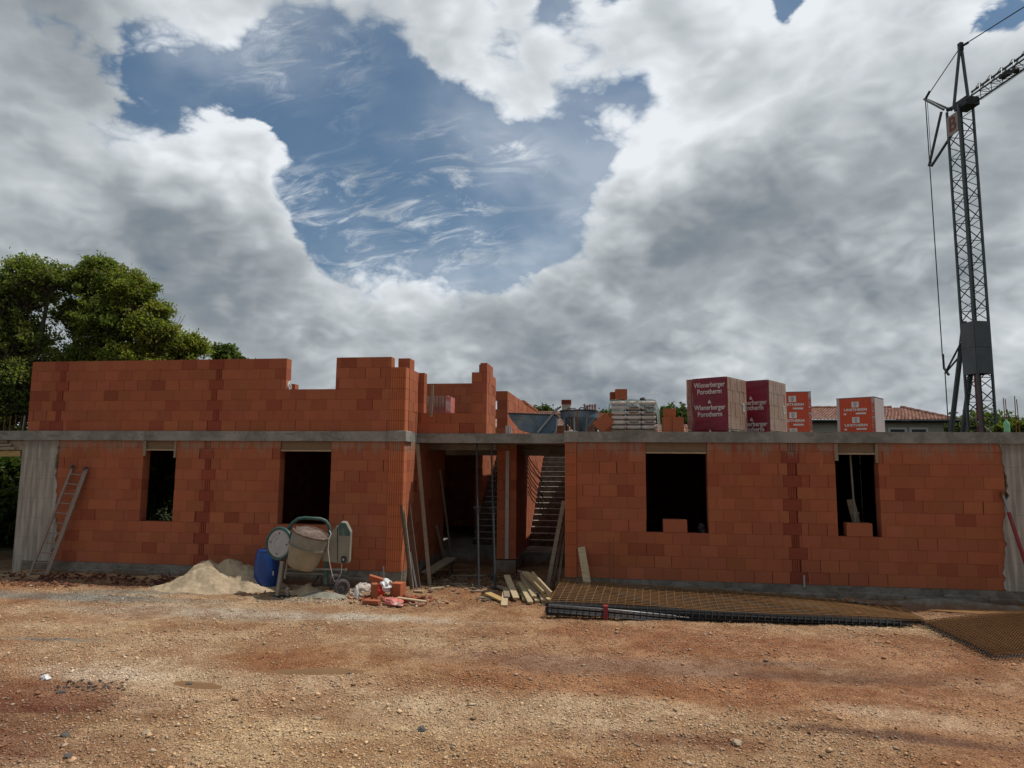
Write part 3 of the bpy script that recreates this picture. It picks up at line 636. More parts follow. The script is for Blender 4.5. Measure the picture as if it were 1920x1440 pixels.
# upper storey behind the front wall
zu = ZT+.001; zr = lambda n: ZT+n*BH
mb = MB()
brick_wall(mb, 'y', .26, 1.05, -4.95, XC1, zu, [(.26, .65, zr(7)), (.65, 1.05, zr(6))], seed=31)
brick_wall(mb, 'x', -4.74, -2.95, 1.04, 1.29, zu, [(-4.74, -4.52, zr(6)-.05), (-4.52, -3.33, zr(2)), (-3.33, -3.12, zr(6)-.12), (-3.12, -2.95, zr(7)-.02)], seed=32)
part(mb, 'wall', 'brick', HOUSE)['label'] = 'low upper wall above the entrance with a window gap'
nS = Vector((1, 0, 0)); pS = Vector((-2.95, 0, 0))
mb = MB(); brick_wall(mb, 'y', 1.30, 2.35, -3.2, -2.95, zu, [(1.30, 1.9, zr(7)-.02), (1.9, 2.35, zr(6)-.1)], seed=33)
brick_wall(mb, 'x', -3.6, -3.0, 3.1, 3.35, zu, [(-3.6, -3.0, zr(5))], [(-3.5, -3.04, zr(1), zr(2)), (-3.5, -3.04, zr(3), zr(4))], seed=40)
brick_wall(mb, 'y', 3.1, 11, -3.0, -2.75, zu, [(3.1, 11, zr(5)+.0)], seed=34); brick_wall(mb, 'y', 6.7, 11, -2.98, -2.73, zr(5)+.002, [(6.7, 11, zr(6)-.18)], seed=35)
part(mb, 'wall', 'brick', HOUSE)['label'] = 'sunlit upper side wall running back from the entrance'
mb = MB(); brick_wall(mb, 'x', -5.4, -3.55, 4.2, 4.45, zu, [(-5.4, -4.1, zr(6)+.1), (-4.1, -3.55, zr(6)+.1)], seed=36)
brick_wall(mb, 'y', .26, 11, -14.44, -14.19, zu, [(.26, 11, zr(7))], seed=37); brick_wall(mb, 'y', .26, 6, -9.5, -9.25, zu, [(.26, 6, zr(4)-.1)], seed=38); brick_wall(mb, 'x', -9.2, -5.4, 4.2, 4.45, zu, [(-9.2, -5.4, zr(4)-.06)], seed=39)
part(mb, 'wall', 'brick', HOUSE)['label'] = 'inner walls of the upper storey'
# timber shoring under the projecting slab on the left
mb = MB()
for i in range(3): mb.tone = (.8+.2*i,)*3; mb.box(-19.4, -14.95+.13*i, -.02-.03*i, .25, ZS-.075-.085*i, ZS-.005-.085*i)
mb.box(-14.93, -14.53, .02, .3, ZS-.25, ZS-.01); part(mb, 'formwork_planks', 'grey_timber', HOUSE)
mb = MB(); mb.box(-19.4, -14.56, -.02, .20, 2.86, 3.0); part(mb, 'formwork_beam', 'yellow_timber', HOUSE)
# starter bars on the slab
def bars(pts, h, r, lab):
    m_ = MB(); rnd = random.Random(len(pts))
    for x, y in pts: m_.tube((x, y, ZT-.02), (x+rnd.uniform(-.04, .04), y+rnd.uniform(-.03, .03), ZT+h*rnd.uniform(.93, 1.05)), r, 5)
    part(m_, 'starter_bars', 'rust', HOUSE)['label'] = lab
bars([tuple(onY(x, 805, y))[:2] for x, y in ((1886, 3.0), (1890, 3.25), (1905, 3.0), (1912, 3.25))], 1.0, .011, 'four rusty starter bars at the right end of the slab')
bars([(-14.8-.16*i, .5) for i in range(6)], .42, .006, 'thin wires standing on the left end of the slab')
mb = MB(); mb.tube((-14.85, .3, ZT-.02), (-14.82, .3, ZT+.40), .016, 6); part(mb, 'edge_pole', 'galvanised', HOUSE)
bars([(x, .12) for x in (-.86, -.80, -.75, -.70)], .5, .009, 'short starter bars above the entrance column')
p = onY(1507, 1075, -.05); mb = MB(); mb.tube((p.x, -.06, .30), (p.x, -.06, .55), .02, 8); part(mb, 'drain_pipe', 'pvc', HOUSE)
# ------------------------------------------------------------------ things in the yard
def gz(x, y): return float(ground_h(np.array([float(x)]), np.array([float(y)]))[0])
# aluminium ladder leaning on the wall
t = empty('ladder', (-13.45, -.30, 0), 'grey metal ladder leaning on the left concrete end panel', 'ladder')
fL, fR, tL, tR = Vector((-13.66, -.42, 0)), Vector((-13.30, -.34, 0)), Vector((-13.03, -.06, 2.62)), Vector((-12.68, -.06, 2.58))
for a, b in ((fL, tL), (fR, tR)):
    mb = MB(); mb.bar(a, b, .028, .065, (1, 0, .3)); part(mb, 'rail', 'ladder_metal', t)
mb = MB(); o2 = Vector((.065, -.03, -.02)); mb.bar(fR+o2, tR+o2, .024, .06, (1, 0, .3)); part(mb, 'rail', 'ladder_metal', t)
for i in range(11):
    k = .045+i*.089; mb = MB(); mb.tube(fL.lerp(tL, k), fR.lerp(tR, k), .016, 8); part(mb, 'rung', 'ladder_metal', t)
for a in (tL, tR):
    mb = MB(); mb.obox(a+Vector((.0, -.02, .0)), .06, .07, .09); part(mb, 'end_cap', 'rubber', t)

# sand heap
c = onZ(400, 1100, 0); HX, HY = -8.75, -.72
xs = np.linspace(-10.9, -6.4, 190); ys = np.linspace(-2.2, .0, 110); SX, SY = np.meshgrid(xs, ys)
def sand_h(x, y):
    g = lambda cx, cy, sx, sy, h: h*np.exp(-(((x-cx)/sx)**2+((y-cy)/sy)**2)**1.0)
    h = np.maximum.reduce([g(-8.95, -.55, .60, .50, .56), g(-8.50, -.50, .52, .46, .62), g(-8.75, -.90, .75, .45, .42), g(-8.05, -.5, .55, .5, .46)])
    h = h+g(-9.2, -1.0, .8, .40, .08)+g(-7.7, -.95, .6, .30, .08)
    h = h+(fbm(x*3, y*3, 5, 71, .6)-.5)*.16*np.clip(h*4, 0, 1)+(fbm(x*9, y*9, 5, 75, .7)-.5)*.085*np.clip(h*6+.2, 0, 1)
    return h-.05
SZ = sand_h(SX, SY)+ground_h(SX, SY); V = np.stack([SX, SY, SZ], -1).reshape(-1, 3); ii = (np.arange(109)[:, None]*190+np.arange(189)[None]).ravel()
so_ = np_mesh('sand_heap', V, np.stack([ii, ii+1, ii+191, ii+190], 1), 'sand', None, True); tag(so_, 'large heap of pale beige sand against the left front wall', 'sand heap')
def heap(name, cx, cy, rx, ry, h, m, seed, label, cat, ang=0):
    xs = np.linspace(-1.3, 1.3, 50); X_, Y_ = np.meshgrid(xs, xs); wx = cx+X_*rx*cos(ang)-Y_*ry*sin(ang); wy = cy+X_*rx*sin(ang)+Y_*ry*cos(ang)
    Z_ = h*np.exp(-(X_**2+Y_**2)*2.2)+(fbm(wx*5, wy*5, 5, seed, .6)-.5)*h*.45-h*.18+ground_h(wx, wy); ii = (np.arange(49)[:, None]*50+np.arange(49)[None]).ravel()
    return tag(np_mesh(name, np.stack([wx, wy, Z_], -1).reshape(-1, 3), np.stack([ii, ii+1, ii+51, ii+50], 1), m, None, True), label, cat)
heap('sand_heap', -6.35, -1.05, .5, .34, .24, 'sand', 81, 'small mound of spilled sand under the cement mixer', 'sand heap')
heap('mortar_spill', -5.95, -1.25, .62, .25, .13, 'mixer_grey', 83, 'flat grey spill of dried mortar between the mixer foot and its wheel', 'mortar')
heap('rubble_bank', 6.5, -.42, 2.2, .26, .20, 'plinth_concrete', 85, 'low bank of grey concrete rubble along the right end of the wall', 'rubble')

# blue barrel
bp = Vector((-7.54, -.66, 0)); t = empty('barrel', bp, 'blue plastic barrel standing between the sand heap and the cement mixer', 'barrel')
M = Matrix.Translation(bp+Vector((0, 0, .0))); mb = MB()
mb.lathe([(.20, .0), (.225, .015), (.245, .10), (.262, .25), (.268, .42), (.262, .60), (.245, .74), (.225, .82), (.215, .84), (.215, .86), (.20, .862)], M, 40); part(mb, 'body', 'blue_plastic', t, smooth=True)
mb = MB(); mb.lathe([(.228, .80), (.232, .805), (.232, .83), (.228, .835)], M, 40, False, False); part(mb, 'rim', 'blue_plastic', t)
mb = MB(); mb.path([bp+Vector((.215, -.14, .33+.0)), bp+Vector((.25, -.19, .33)), bp+Vector((.25, -.19, .40)), bp+Vector((.215, -.14, .40))], .010, 6); part(mb, 'handle', 'white_plastic', t)

# cement mixer
MX = Vector((-6.25, -1.12, 0)); t = empty('cement_mixer', MX, 'old green and grey cement mixer crusted with mortar, standing by the left front wall', 'cement mixer')
YM = -1.12
def mp(px, py, dy=0.0): return onY(px, py, YM+dy)
bc, mc = mp(565, 1062), mp(590, 984); ax_ = (mc-bc); ax_.y = -.03; ax_.normalize()
zq = ax_; xq = Vector((1, 0, 0)); xq = (xq-zq*xq.dot(zq)).normalized(); yq = zq.cross(xq)
MM = Matrix(((xq.x, yq.x, zq.x, bc.x), (xq.y, yq.y, zq.y, bc.y), (xq.z, yq.z, zq.z, bc.z), (0, 0, 0, 1)))
mb = MB(); mb.lathe([(.02, -.03), (.27, -.015), (.315, .03), (.345, .20), (.378, .40), (.385, .44)], MM, 48, True, False); d1 = part(mb, 'drum', 'mixer_drum', t, smooth=True)
mb = MB(); mb.lathe([(.384, .445), (.39, .62), (.388, .70), (.382, .73)], MM, 48, False, False); mb.lathe([(.372, .73), (.375, .6), (.37, .445)], MM, 48, False, False)
u = part(mb, 'upper_drum', 'mixer_grey', t, smooth=True)
mb = MB(); mb.lathe([(.386, .70), (.400, .715), (.396, .745), (.372, .75), (.362, .72)], MM, 48, False, False); part(mb, 'mouth_rim', 'mixer_crust', t, smooth=True)
mb = MB(); mb.lathe([(.0, .845), (.12, .84), (.24, .815), (.32, .775), (.362, .72)], MM, 40, False, False); part(mb, 'crusted_mortar', 'mixer_crust', t, smooth=True)
mb = MB(); mb.lathe([(.387, .425), (.402, .43), (.402, .452), (.387, .457)], MM, 64, False, False)
for i in range(64):
    a = 2*pi*i/64; p0 = MM @ Vector((.400*cos(a), .400*sin(a), .452)); mb.obox(p0, .018, .018, .035, MM.to_3x3())
part(mb, 'ring_gear', 'mixer_grey', t)
# tilt wheel
wc = mp(524, 1019, -.12); wn_ = Vector((-.22, -.97, .06)).normalized(); wx = wn_.orthogonal().normalized(); wy = wn_.cross(wx)
WM = Matrix(((wx.x, wy.x, wn_.x, wc.x), (wx.y, wy.y, wn_.y, wc.y), (wx.z, wy.z, wn_.z, wc.z), (0, 0, 0, 1)))
mb = MB(); mb.lathe([(.29, -.05), (.335, -.045), (.355, .0), (.335, .04), (.30, .045), (.295, .0)], WM, 48, False, False); part(mb, 'tilt_wheel_rim', 'mixer_green', t, smooth=True)
mb = MB(); mb.lathe([(.30, -.03), (.30, .012), (.27, .03), (.20, .034), (.198, .026), (.12, .030), (.118, .022), (.05, .034), (.0, .036)], WM, 48, True, False)
wd = part(mb, 'tilt_wheel', 'disc_grey', t, smooth=False)
for a in (.7, 2.3, 3.9, 5.4):
    p0 = WM @ Vector((.215*cos(a), .215*sin(a), .03)); mb = MB(); mb.tube(p0, p0+wn_*.014, .016, 8); part(mb, 'bolt', 'dark_steel', wd)
# tubular yoke
P = [(536, 1003, -.05), (541, 992, -.05), (549, 980, -.05), (560, 972.5, -.04), (572, 971, -.02), (602, 973, .05), (611, 977, .08), (617, 986, .10), (619, 1002, .12), (619, 1020, .12)]
mb = MB(); mb.path([mp(*q) for q in P], .036, 10); part(mb, 'yoke', 'mixer_green', t, smooth=True)
# motor housing
H0 = [(607, 1052), (612, 1000), (624, 978), (647, 978), (657, 997), (655, 1056), (633, 1057)]
F_ = [mp(a, b, .02) for a, b in [(633, 1057), (634, 985), (640, 979), (649, 980), (658, 998), (655, 1056)]]
mb = MB(); mb.prism(F_, (-.10, .34, .0)); hs = part(mb, 'motor_housing', 'mixer_grey', t, bevel=.012)
F2 = [mp(a, b, .013) for a, b in [(636, 1004), (635, 985), (640, 980), (648, 981), (656.5, 998), (656, 1005)]]
mb = MB(); mb.prism(F2, (0, -.006, 0)); vp = part(mb, 'vent_panel', 'mixer_green', hs)
mb = MB(); a = mp(641, 1043, 0); mb.box(a.x, a.x+.095, YM-.025, YM+.015, a.z-.13, a.z); sw = part(mb, 'switch_box', 'black', hs, bevel=.006)
mb = MB(); mb.box(a.x+.03, a.x+.065, YM-.034, YM-.024, a.z-.085, a.z-.04); part(mb, 'switch_button', 'disc_grey', sw)
sd_ = [mp(632, 1056, .04), mp(603, 1052, .04), mp(606, 1030, .04), mp(617, 1004, .04), mp(632, 985, .04)]
mb = MB(); mb.prism(sd_, (.0, .28, .0)); part(mb, 'gear_guard', 'mixer_grey', t, bevel=.008)
# frame
a0, a1 = mp(531, 1052, -.20), onZ(526, 1121, .0); a1 = Vector((a0.x-.03, YM-.32, 0))
mb = MB(); mb.bar((a0.x, YM-.22, a0.z), (a1.x, a1.y, .01), .07, .10, (0, 1, 0)); mb.bar((a0.x+.09, YM-.18, a0.z+.04), (a0.x+.07, YM-.24, .35), .03, .04, (0, 1, 0)); part(mb, 'leg', 'mixer_grey', t)
mb = MB(); mb.box(a1.x-.09, a1.x+.30, a1.y-.05, a1.y+.05, -.02, .03); part(mb, 'foot_plate', 'dark_steel', t)
mb = MB(); mb.bar((a1.x+.22, a1.y, .0), (a1.x+.21, a1.y, .20), .06, .05, (0, 1, 0)); part(mb, 'foot_post', 'galvanised', t)
b0, b1 = mp(536, 1066, -.1), mp(650, 1068, .05)
mb = MB(); mb.tube(b0, b1, .022, 10); mb.tube(mp(536, 1075, .1), mp(612, 1076, .1), .02, 10); part(mb, 'cross_tube', 'mixer_grey', t)
mb = MB(); mb.bar(mp(612, 1050, .08), mp(611, 1100, .06), .07, .06, (0, 1, 0)); part(mb, 'leg', 'mixer_green', t)
mb = MB(); mb.bar(mp(598, 1080, .1), mp(585, 1098, -.1), .03, .03, (0, 1, 0)); mb.tube(mp(585, 1098, .0), mp(640, 1097, .06), .018, 8); part(mb, 'axle', 'dark_steel', t)
for px, dyy, nm in ((641, -.0, 0), (629, .62, 1)):
    p0 = onY(px, 1096, YM+dyy); p0.z = .17; xw = Vector((.80, .60, 0)); xw.normalize(); nW = Vector((.62, -.78, 0)); wx2 = Vector((.78, .62, 0)); wy2 = Vector((0, 0, 1))
    WW = Matrix(((wx2.x, wy2.x, nW.x, p0.x), (wx2.y, wy2.y, nW.y, p0.y), (wx2.z, wy2.z, nW.z, p0.z), (0, 0, 0, 1)))
    mb = MB(); mb.lathe([(.105, -.035), (.15, -.04), (.172, -.02), (.176, .0), (.172, .02), (.15, .04), (.105, .035)], WW, 32, False, False); tw = part(mb, 'wheel', 'rubber', t, smooth=True)
    mb = MB(); mb.lathe([(.0, -.02), (.115, -.02), (.115, .012), (.07, .024), (.035, .02), (.034, .05), (.0, .052)], WW, 28, False, False); part(mb, 'wheel_hub', 'rubber', tw)
mb = MB(); mb.path([mp(618, 995, -.06), mp(621, 1001, -.16), mp(617, 1010, -.20), mp(615, 1030, -.2), mp(618, 1055, -.16), mp(623, 1078, -.1), mp(627, 1090, -.05), mp(634, 1086, 0), mp(640, 1074, .0), mp(641, 1058, .0)], .007, 5); part(mb, 'power_cable', 'white_plastic', t)

# rubble around the mixer
def crumple(name, c, r, m, seed, label, cat, flat=.5, sub=3, amp=.45):
    bm = bmesh.new(); bmesh.ops.create_icosphere(bm, subdivisions=sub, radius=1); rnd = random.Random(seed); from mathutils import noise
    for v in bm.verts:
        k = 1+amp*noise.noise(v.co*2.3+Vector((seed*3.1, 0, 0)))+amp*.5*noise.noise(v.co*6+Vector((0, seed*1.7, 0)))
        v.co = Vector((v.co.x*r[0]*k, v.co.y*r[1]*k, v.co.z*r[2]*k)); 
        if v.co.z < -r[2]*.6: v.co.z = -r[2]*.6
    me = bpy.data.meshes.new(name); bm.to_mesh(me); bm.free(); me.materials.append(MATS[m]); o = bpy.data.objects.new(name, me); C.objects.link(o)
    o.location = (c[0], c[1], c[2]+r[2]*.55); o.rotation_euler = (0, 0, rnd.uniform(0, 3)); return tag(o, label, cat)
def G(px, py): return onZ(px, py, 0)
p = G(548, 1098); crumple('plastic_sack', (p.x, p.y+.35, .05), (.20, .16, .12), 'red_plastic', 1, 'crumpled red plastic sack behind the mixer leg', 'sack')
p = G(600, 1095); crumple('plastic_sheet', (p.x, p.y+.3, 0), (.22, .12, .10), 'white_plastic', 2, 'white crumpled plastic lying under the mixer by the wall', 'plastic sheet')
p = G(680, 1108); crumple('plastic_bag', (p.x, p.y, 0), (.18, .12, .11), 'sack_paper', 3, 'grey-white crumpled bag between the mixer wheel and the broken blocks', 'bag')
p = G(668, 1122); crumple('plastic_bottle', (p.x, p.y, 0), (.045, .05, .17), 'white_plastic', 4, 'small white plastic container standing in front of the mixer wheel', 'container', sub=2, amp=.2)
def block(px, py, dz, L, D_, H, rot, label, name='clay_block', ribs=True, dy=0, tone=(1, 1, 1), tilt=(0, 0)):
    p = G(px, py); M = (Matrix.Rotation(rot, 3, 'Z') @ Matrix.Rotation(tilt[0], 3, 'X') @ Matrix.Rotation(tilt[1], 3, 'Y')); c = Vector((p.x, p.y+dy, dz+H/2)); mb = MB(); mb.tone = tone
    mb.obox(c, L, D_, H, M); n = max(3, int(L/.03))
    for i in range(n):
        for s in (-1, 1): mb.obox(c+M @ Vector(((-.5+(i+.5)/n)*L, s*(D_/2+.002), 0)), L/n*.55, .008, H-.004, M)
    return tag(mb.build(name, 'brick'), label, 'clay block')
block(702, 1122, .0, .12, .22, .30, .5, 'broken clay block standing on end at the left of the rubbish pile')
block(704, 1118, .30, .30, .20, .10, .25, 'flat broken clay block lying on top of the upright one in the rubbish pile', tilt=(0, .3))
block(746, 1118, .0, .24, .24, .28, -.2, 'upright orange clay block right of the white bucket bag in the rubbish pile', tone=(1.25, 1.25, 1.2))
block(697, 1132, .0, .34, .14, .07, -.1, 'low broken clay shard at the front of the rubbish pile')
block(760, 1128, .0, .40, .12, .06, .2, 'long broken clay shard lying right of the pink bag')
p = G(722, 1118); crumple('plastic_bag', (p.x, p.y, .12), (.20, .16, .15), 'white_plastic', 5, 'round white plastic bag on top of the rubbish pile beside the orange block', 'bag')
crumple('plastic_bag', (p.x-.08, p.y-.12, .06), (.13, .1, .12), 'red_plastic', 9, 'red plastic bag tucked under the round white one', 'bag')
p = G(738, 1133); crumple('plastic_bag', (p.x, p.y, 0), (.26, .14, .08), 'pink_plastic', 6, 'flat pink and white crumpled bag at the front of the rubbish pile', 'bag')
mb = MB(); a = G(745, 1130); mb.bar((a.x, a.y-.0, .10), (a.x+.62, a.y-.12, .07), .10, .02); mb.tone = (1, 1, 1); tag(mb.build('thin_board', 'pale_timber'), 'thin pale strip of board lying across the pink bag', 'board')
mb = MB(); a = G(712, 1110); mb.bar((a.x+.05, a.y+.15, .0), (a.x-.0, a.y+.2, .52), .03, .012, (0, 1, 0)); tag(mb.build('metal_strip', 'galvanised'), 'narrow grey metal strip sticking up behind the rubbish pile', 'metal strip')

# small scraps on the ground in front of the recess
rnd = random.Random(12)
for i, (px, py, L, a, m, lb) in enumerate([(860, 1098, .35, .1, 'grey_timber', 'short grey offcut lying left of the first steel prop'), (905, 1112, .55, -.05, 'grey_timber', 'long grey offcut lying in front of the two steel props'), (880, 1082, .9, .12, 'grey_timber', 'brown lath lying in the shade behind the steel props'),
        (855, 1074, 1.0, .18, 'dark_timber', 'dark lath lying at the back of the entrance recess'), (820, 1106, .30, .5, 'pale_timber', 'pale offcut right of the foot of the long leaning batten'), (785, 1112, .25, -.4, 'pale_timber', 'small pale splinter between the rubbish pile and the leaning batten'),
        (960, 1086, .5, -.3, 'dark_timber', 'dark lath lying behind the timber pile')]):
    p = G(px, py); mb = MB(); mb.bar((p.x-L/2*cos(a), p.y-L/2*sin(a), .03), (p.x+L/2*cos(a), p.y+L/2*sin(a), .045), .07, .025); tag(mb.build('wood_offcut', m), lb, 'offcut')

# leaning timbers and props in the recess
def lean(p, q, wd, th, m, name, label, cat, up=(0, 1, 0)):
    mb = MB(); mb.bar(p, q, wd, th, up); o = mb.build(name, m); return tag(o, label, cat)
lean((-4.13, .50, 0), (-4.63, .93, 3.24), .085, .04, 'grey_timber', 'batten', 'long pale batten leaning from the ground up to the slab edge at the left column', 'batten')
lean(onX(843, 1042, -4.55)+Vector((.05, 0, 0)), onX(825, 880, -4.62), .05, .03, 'grey_timber', 'batten', 'thin batten leaning against the shaded left wall inside the recess', 'batten')
lean(onX(832, 1042, -4.5), onX(818, 985, -4.60), .07, .03, 'grey_timber', 'batten', 'short upright batten beside the thin one inside the recess', 'batten')
lean((-4.30, .05, 0), onY(762, 938, .45)+Vector((0, 0, 0)), .15, .045, 'dark_timber', 'leaning_board', 'wide dark brown board leaning on the left column corner', 'board')
lean(G(775, 1104)+Vector((0, -.05, 0)), onY(757, 955, .1), .05, .05, 'grey_timber', 'batten', 'thin grey stick leaning on the left column beside the dark board', 'batten')
lean(G(771, 1105), onY(752, 948, -.05), .06, .02, 'dark_timber', 'batten', 'dark lath leaning on the left column, leftmost of the group', 'batten')
lean(G(783, 1106)+Vector((0, -.05, .02)), onY(769, 1035, .1), .03, .02, 'galvanised', 'metal_strip', 'thin bent metal strip leaning in the group at the left column', 'metal strip')
t = empty('plank_ramp', (-4.2, 1.6, 0), 'grey plank sloping up on a low trestle inside the entrance recess', 'plank')
a, b = onX(800, 1074, -4.28), onX(846, 1046, -3.98); mb = MB(); mb.bar(a, b, .28, .04); part(mb, 'plank', 'grey_timber', t)
mb = MB(); mb.bar((b.x, b.y, 0), (b.x, b.y, b.z-.02), .05, .3, (0, 1, 0)); part(mb, 'trestle', 'dark_timber', t)
def prop(foot, top, name, label, m='crane_dark', r=.026):
    t = empty(name, foot, label, 'prop'); foot, top = Vector(foot), Vector(top); k = foot.lerp(top, .52)
    mb = MB(); mb.tube(foot, k, r, 10); part(mb, 'outer_tube', m, t, smooth=False)
    mb = MB(); mb.tube(k-Vector((0, 0, .02)), top, r*.78, 10); part(mb, 'inner_tube', m, t)
    mb = MB(); mb.tube(k-Vector((0, 0, .05)), k+Vector((0, 0, .05)), r*1.5, 10); mb.path([k+Vector((-.07, 0, 0)), k+Vector((-.09, -.02, .05)), k+Vector((.09, -.02, .06)), k+Vector((.07, 0, .0))], .008, 5); part(mb, 'collar', m, t)
    for z, n_ in ((foot, 'base_plate'), (top, 'head_plate')): mb = MB(); mb.obox(z+Vector((0, 0, .005 if z == foot else -.005)), .13, .13, .01); part(mb, n_, m, t)
    return t
prop((-2.92, .15, .03), (-3.20, 1.12, ZS), 'steel_prop', 'thin rusty steel prop under the recessed slab edge, the left of the two')
prop((-2.56, .20, .03), (-2.84, 1.12, ZS), 'steel_prop', 'thin rusty steel prop right beside the middle wall, the right of the two')
pz = (onY(1604, 1003, .35).x); prop((pz+.04, .35, Z0), (pz-.03, .35, 3.04), 'steel_prop', 'steel prop with collar standing inside the right window', 'mixer_grey', .026)
lean((pz+.22, .42, Z0+.35), (pz-.02, .5, 2.08), .16, .03, 'grey_timber', 'leaning_board', 'short wide board leaning behind the prop in the right window', 'board')
p, q = onY(1880, 927, -.03), onY(1925, 1062, -.5)
t = empty('push_pull_prop', q, 'red push-pull prop leaning on the right concrete end panel', 'prop'); d = (q-p)
mb = MB(); mb.tube(p, p+d*.28, .022, 8); part(mb, 'upper_tube', 'galvanised', t); mb = MB(); mb.tube(p+d*.26, p+d*1.05, .035, 10); part(mb, 'lower_tube', 'red_paint', t); mb = MB(); mb.obox(p, .07, .05, .10); part(mb, 'head_bracket', 'rust', t)
# boards right of the stairs and at the right column
lean((-1.42, .45, .0), (-1.05, .55, 1.95), .09, .035, 'grey_timber', 'leaning_board', 'narrow board edge leaning left of the darker boards at the right column', 'board')
lean((-1.30, .50, .0), (-.99, .72, 1.85), .06, .20, 'dark_timber', 'formwork_panel', 'dark notched formwork board leaning inside the right column', 'board')
lean((-1.18, .55, .0), (-.97, .88, 1.9), .05, .22, 'grey_timber', 'formwork_panel', 'grey formwork board leaning nearest the right column', 'board')
a = onY(1106, 1092, -.25); lean((a.x, -.42, .0), (onY(1090, 1026, -.05).x, -.05, onY(1090, 1026, -.05).z), .16, .035, 'pale_timber', 'leaning_board', 'pale wide board leaning on the wall right of the right column', 'board', (0, 1, 0))
for x_, lb in ((1142, 'left of a pair of thin rebars standing before the wall under the large window'), (1150, 'right of a pair of thin rebars standing before the wall under the large window')):
    a = onY(x_, 1010, -.25); mb = MB(); mb.tube((a.x, -.25, 0), (a.x, -.22, a.z), .007, 5); tag(mb.build('rebar', 'rust'), lb, 'rebar')

# timber pile
ords = ['first', 'second', 'third', 'fourth', 'fifth', 'sixth', 'seventh', 'eighth', 'ninth', 'tenth', 'eleventh', 'twelfth', 'thirteenth', 'fourteenth', 'fifteenth', 'sixteenth']
PIL = [((897, 1122), (930, 1124), .02, .03, .16, .03), ((914, 1114), (944, 1128), .10, .03, .17, .03), ((945, 1138), (948, 1112), .0, .10, .13, .035), ((948, 1104), (951, 1122), .15, .08, .12, .03),
       ((958, 1100), (968, 1124), .20, .05, .13, .035), ((972, 1096), (985, 1128), .12, .02, .10, .04), ((975, 1094), (995, 1132), .19, .05, .11, .035), ((984, 1090), (1008, 1130), .16, .04, .10, .05), ((980, 1084), (1002, 1122), .28, .10, .10, .05),
       ((984, 1076), (1017, 1110), .38, .18, .11, .045), ((992, 1080), (1022, 1112), .40, .22, .10, .04), ((1000, 1086), (1020, 1128), .26, .08, .10, .045), ((1004, 1086), (1030, 1128), .22, .06, .10, .045), ((1008, 1090), (1034, 1118), .36, .20, .04, .13), ((972, 1072), (1012, 1090), .30, .28, .07, .03)]
rnd = random.Random(9)
for i, (a, b, za, zb, wd, th) in enumerate(PIL):
    p, q = onZ(a[0], a[1]-2, za), onZ(b[0], b[1]-2, zb); d = (p-q).normalized()
    if i >= 4: p = q+d*max((p-q).length, 1.15)
    mb = MB(); t_ = rnd.uniform(.75, 1.1); mb.tone = (t_, t_*rnd.uniform(.92, 1.0), t_*rnd.uniform(.8, 1.0)); mb.bar(p, q, wd, th)
    tag(mb.build('plank', 'yellow_timber' if i == 1 else ('grey_timber' if i in (0, 3, 14) else 'pale_timber')), '%s sawn plank from the left in the loose pile before the entrance recess' % ords[i], 'plank', 'sawn planks in the timber pile')

for i, (a, b, za, zb, wd, th, m_, lb) in enumerate([((930, 1100), (975, 1118), .05, .05, .12, .03, 'grey_timber', 'grey plank lying crosswise at the back of the timber pile'), ((905, 1128), (940, 1122), .02, .02, .10, .025, 'dark_timber', 'dark board under the left end of the timber pile'),
        ((995, 1100), (1022, 1134), .05, .02, .10, .03, 'pale_timber', 'lowest pale plank at the right end of the timber pile'), ((988, 1082), (1026, 1120), .33, .15, .09, .04, 'yellow_timber', 'yellowish plank near the top of the timber pile'), ((978, 1078), (1008, 1116), .33, .14, .09, .04, 'grey_timber', 'weathered plank near the top left of the timber pile')]):
    p, q = onZ(a[0], a[1]-2, za), onZ(b[0], b[1]-2, zb); mb = MB(); mb.bar(p, q, wd, th); tag(mb.build('plank', m_), lb, 'plank', 'sawn planks in the timber pile')
# steel mesh mats
def mesh_sheet(L, Wd, pitch, r, surf, seed, name='steel_mesh_sheet', m='rust', px=None):
    """surf(u,v): u along the length, v across -> world point; bars drawn as thin square wires"""
    rnd = random.Random(seed); V_ = []; F_ = []
    def wire(pts, r):
        b = len(V_)//1
        for k_, p in enumerate(pts):
            for dx_, dz_ in ((-r, 0), (0, r), (r, 0), (0, -r)): V_.append((p[0]+dx_*(.7), p[1]+dx_*.7, p[2]+dz_))
        for k_ in range(len(pts)-1):
            for j in range(4): F_.append((b+k_*4+j, b+k_*4+(j+1) % 4, b+(k_+1)*4+(j+1) % 4, b+(k_+1)*4+j))
    nv = int(Wd/pitch)+1; nu = int(L/(px or pitch))+1; NS = 26
    for i in range(nv): wire([surf(L*k_/NS+(.0), Wd*i/(nv-1)) for k_ in range(NS+1)], r)
    for i in range(nu):
        u_ = L*i/(nu-1)+rnd.uniform(-.006, .006); wire([np.array(surf(u_, Wd*k_/6))+np.array((0, 0, r*1.6)) for k_ in range(7)], r)
    return np_mesh(name, np.array(V_, float), np.array(F_), m)
A0, B0 = Vector((-1.13, -2.24, 0)), Vector((5.45, -1.95, 0)); A1, B1 = Vector((-1.02, -.22, 0)), Vector((5.6, -.30, 0))
def longmat(k, dx_=0, dy_=0, top=False):
    def s(u, v):
        a = u/6.5; b = v/2.0; p = A0.lerp(B0, a).lerp(A1.lerp(B1, a), b); n_ = .75+.25*cos(a*3.0)
        h = (.03+.215*(k/8.0))*(1-.58*a)+.02+.03*sin(a*4+1)*b+(.02*sin(a*9+b*3) if top else 0)+.05*b*(1-a)
        return (p.x+dx_, p.y+dy_, h)
    return s
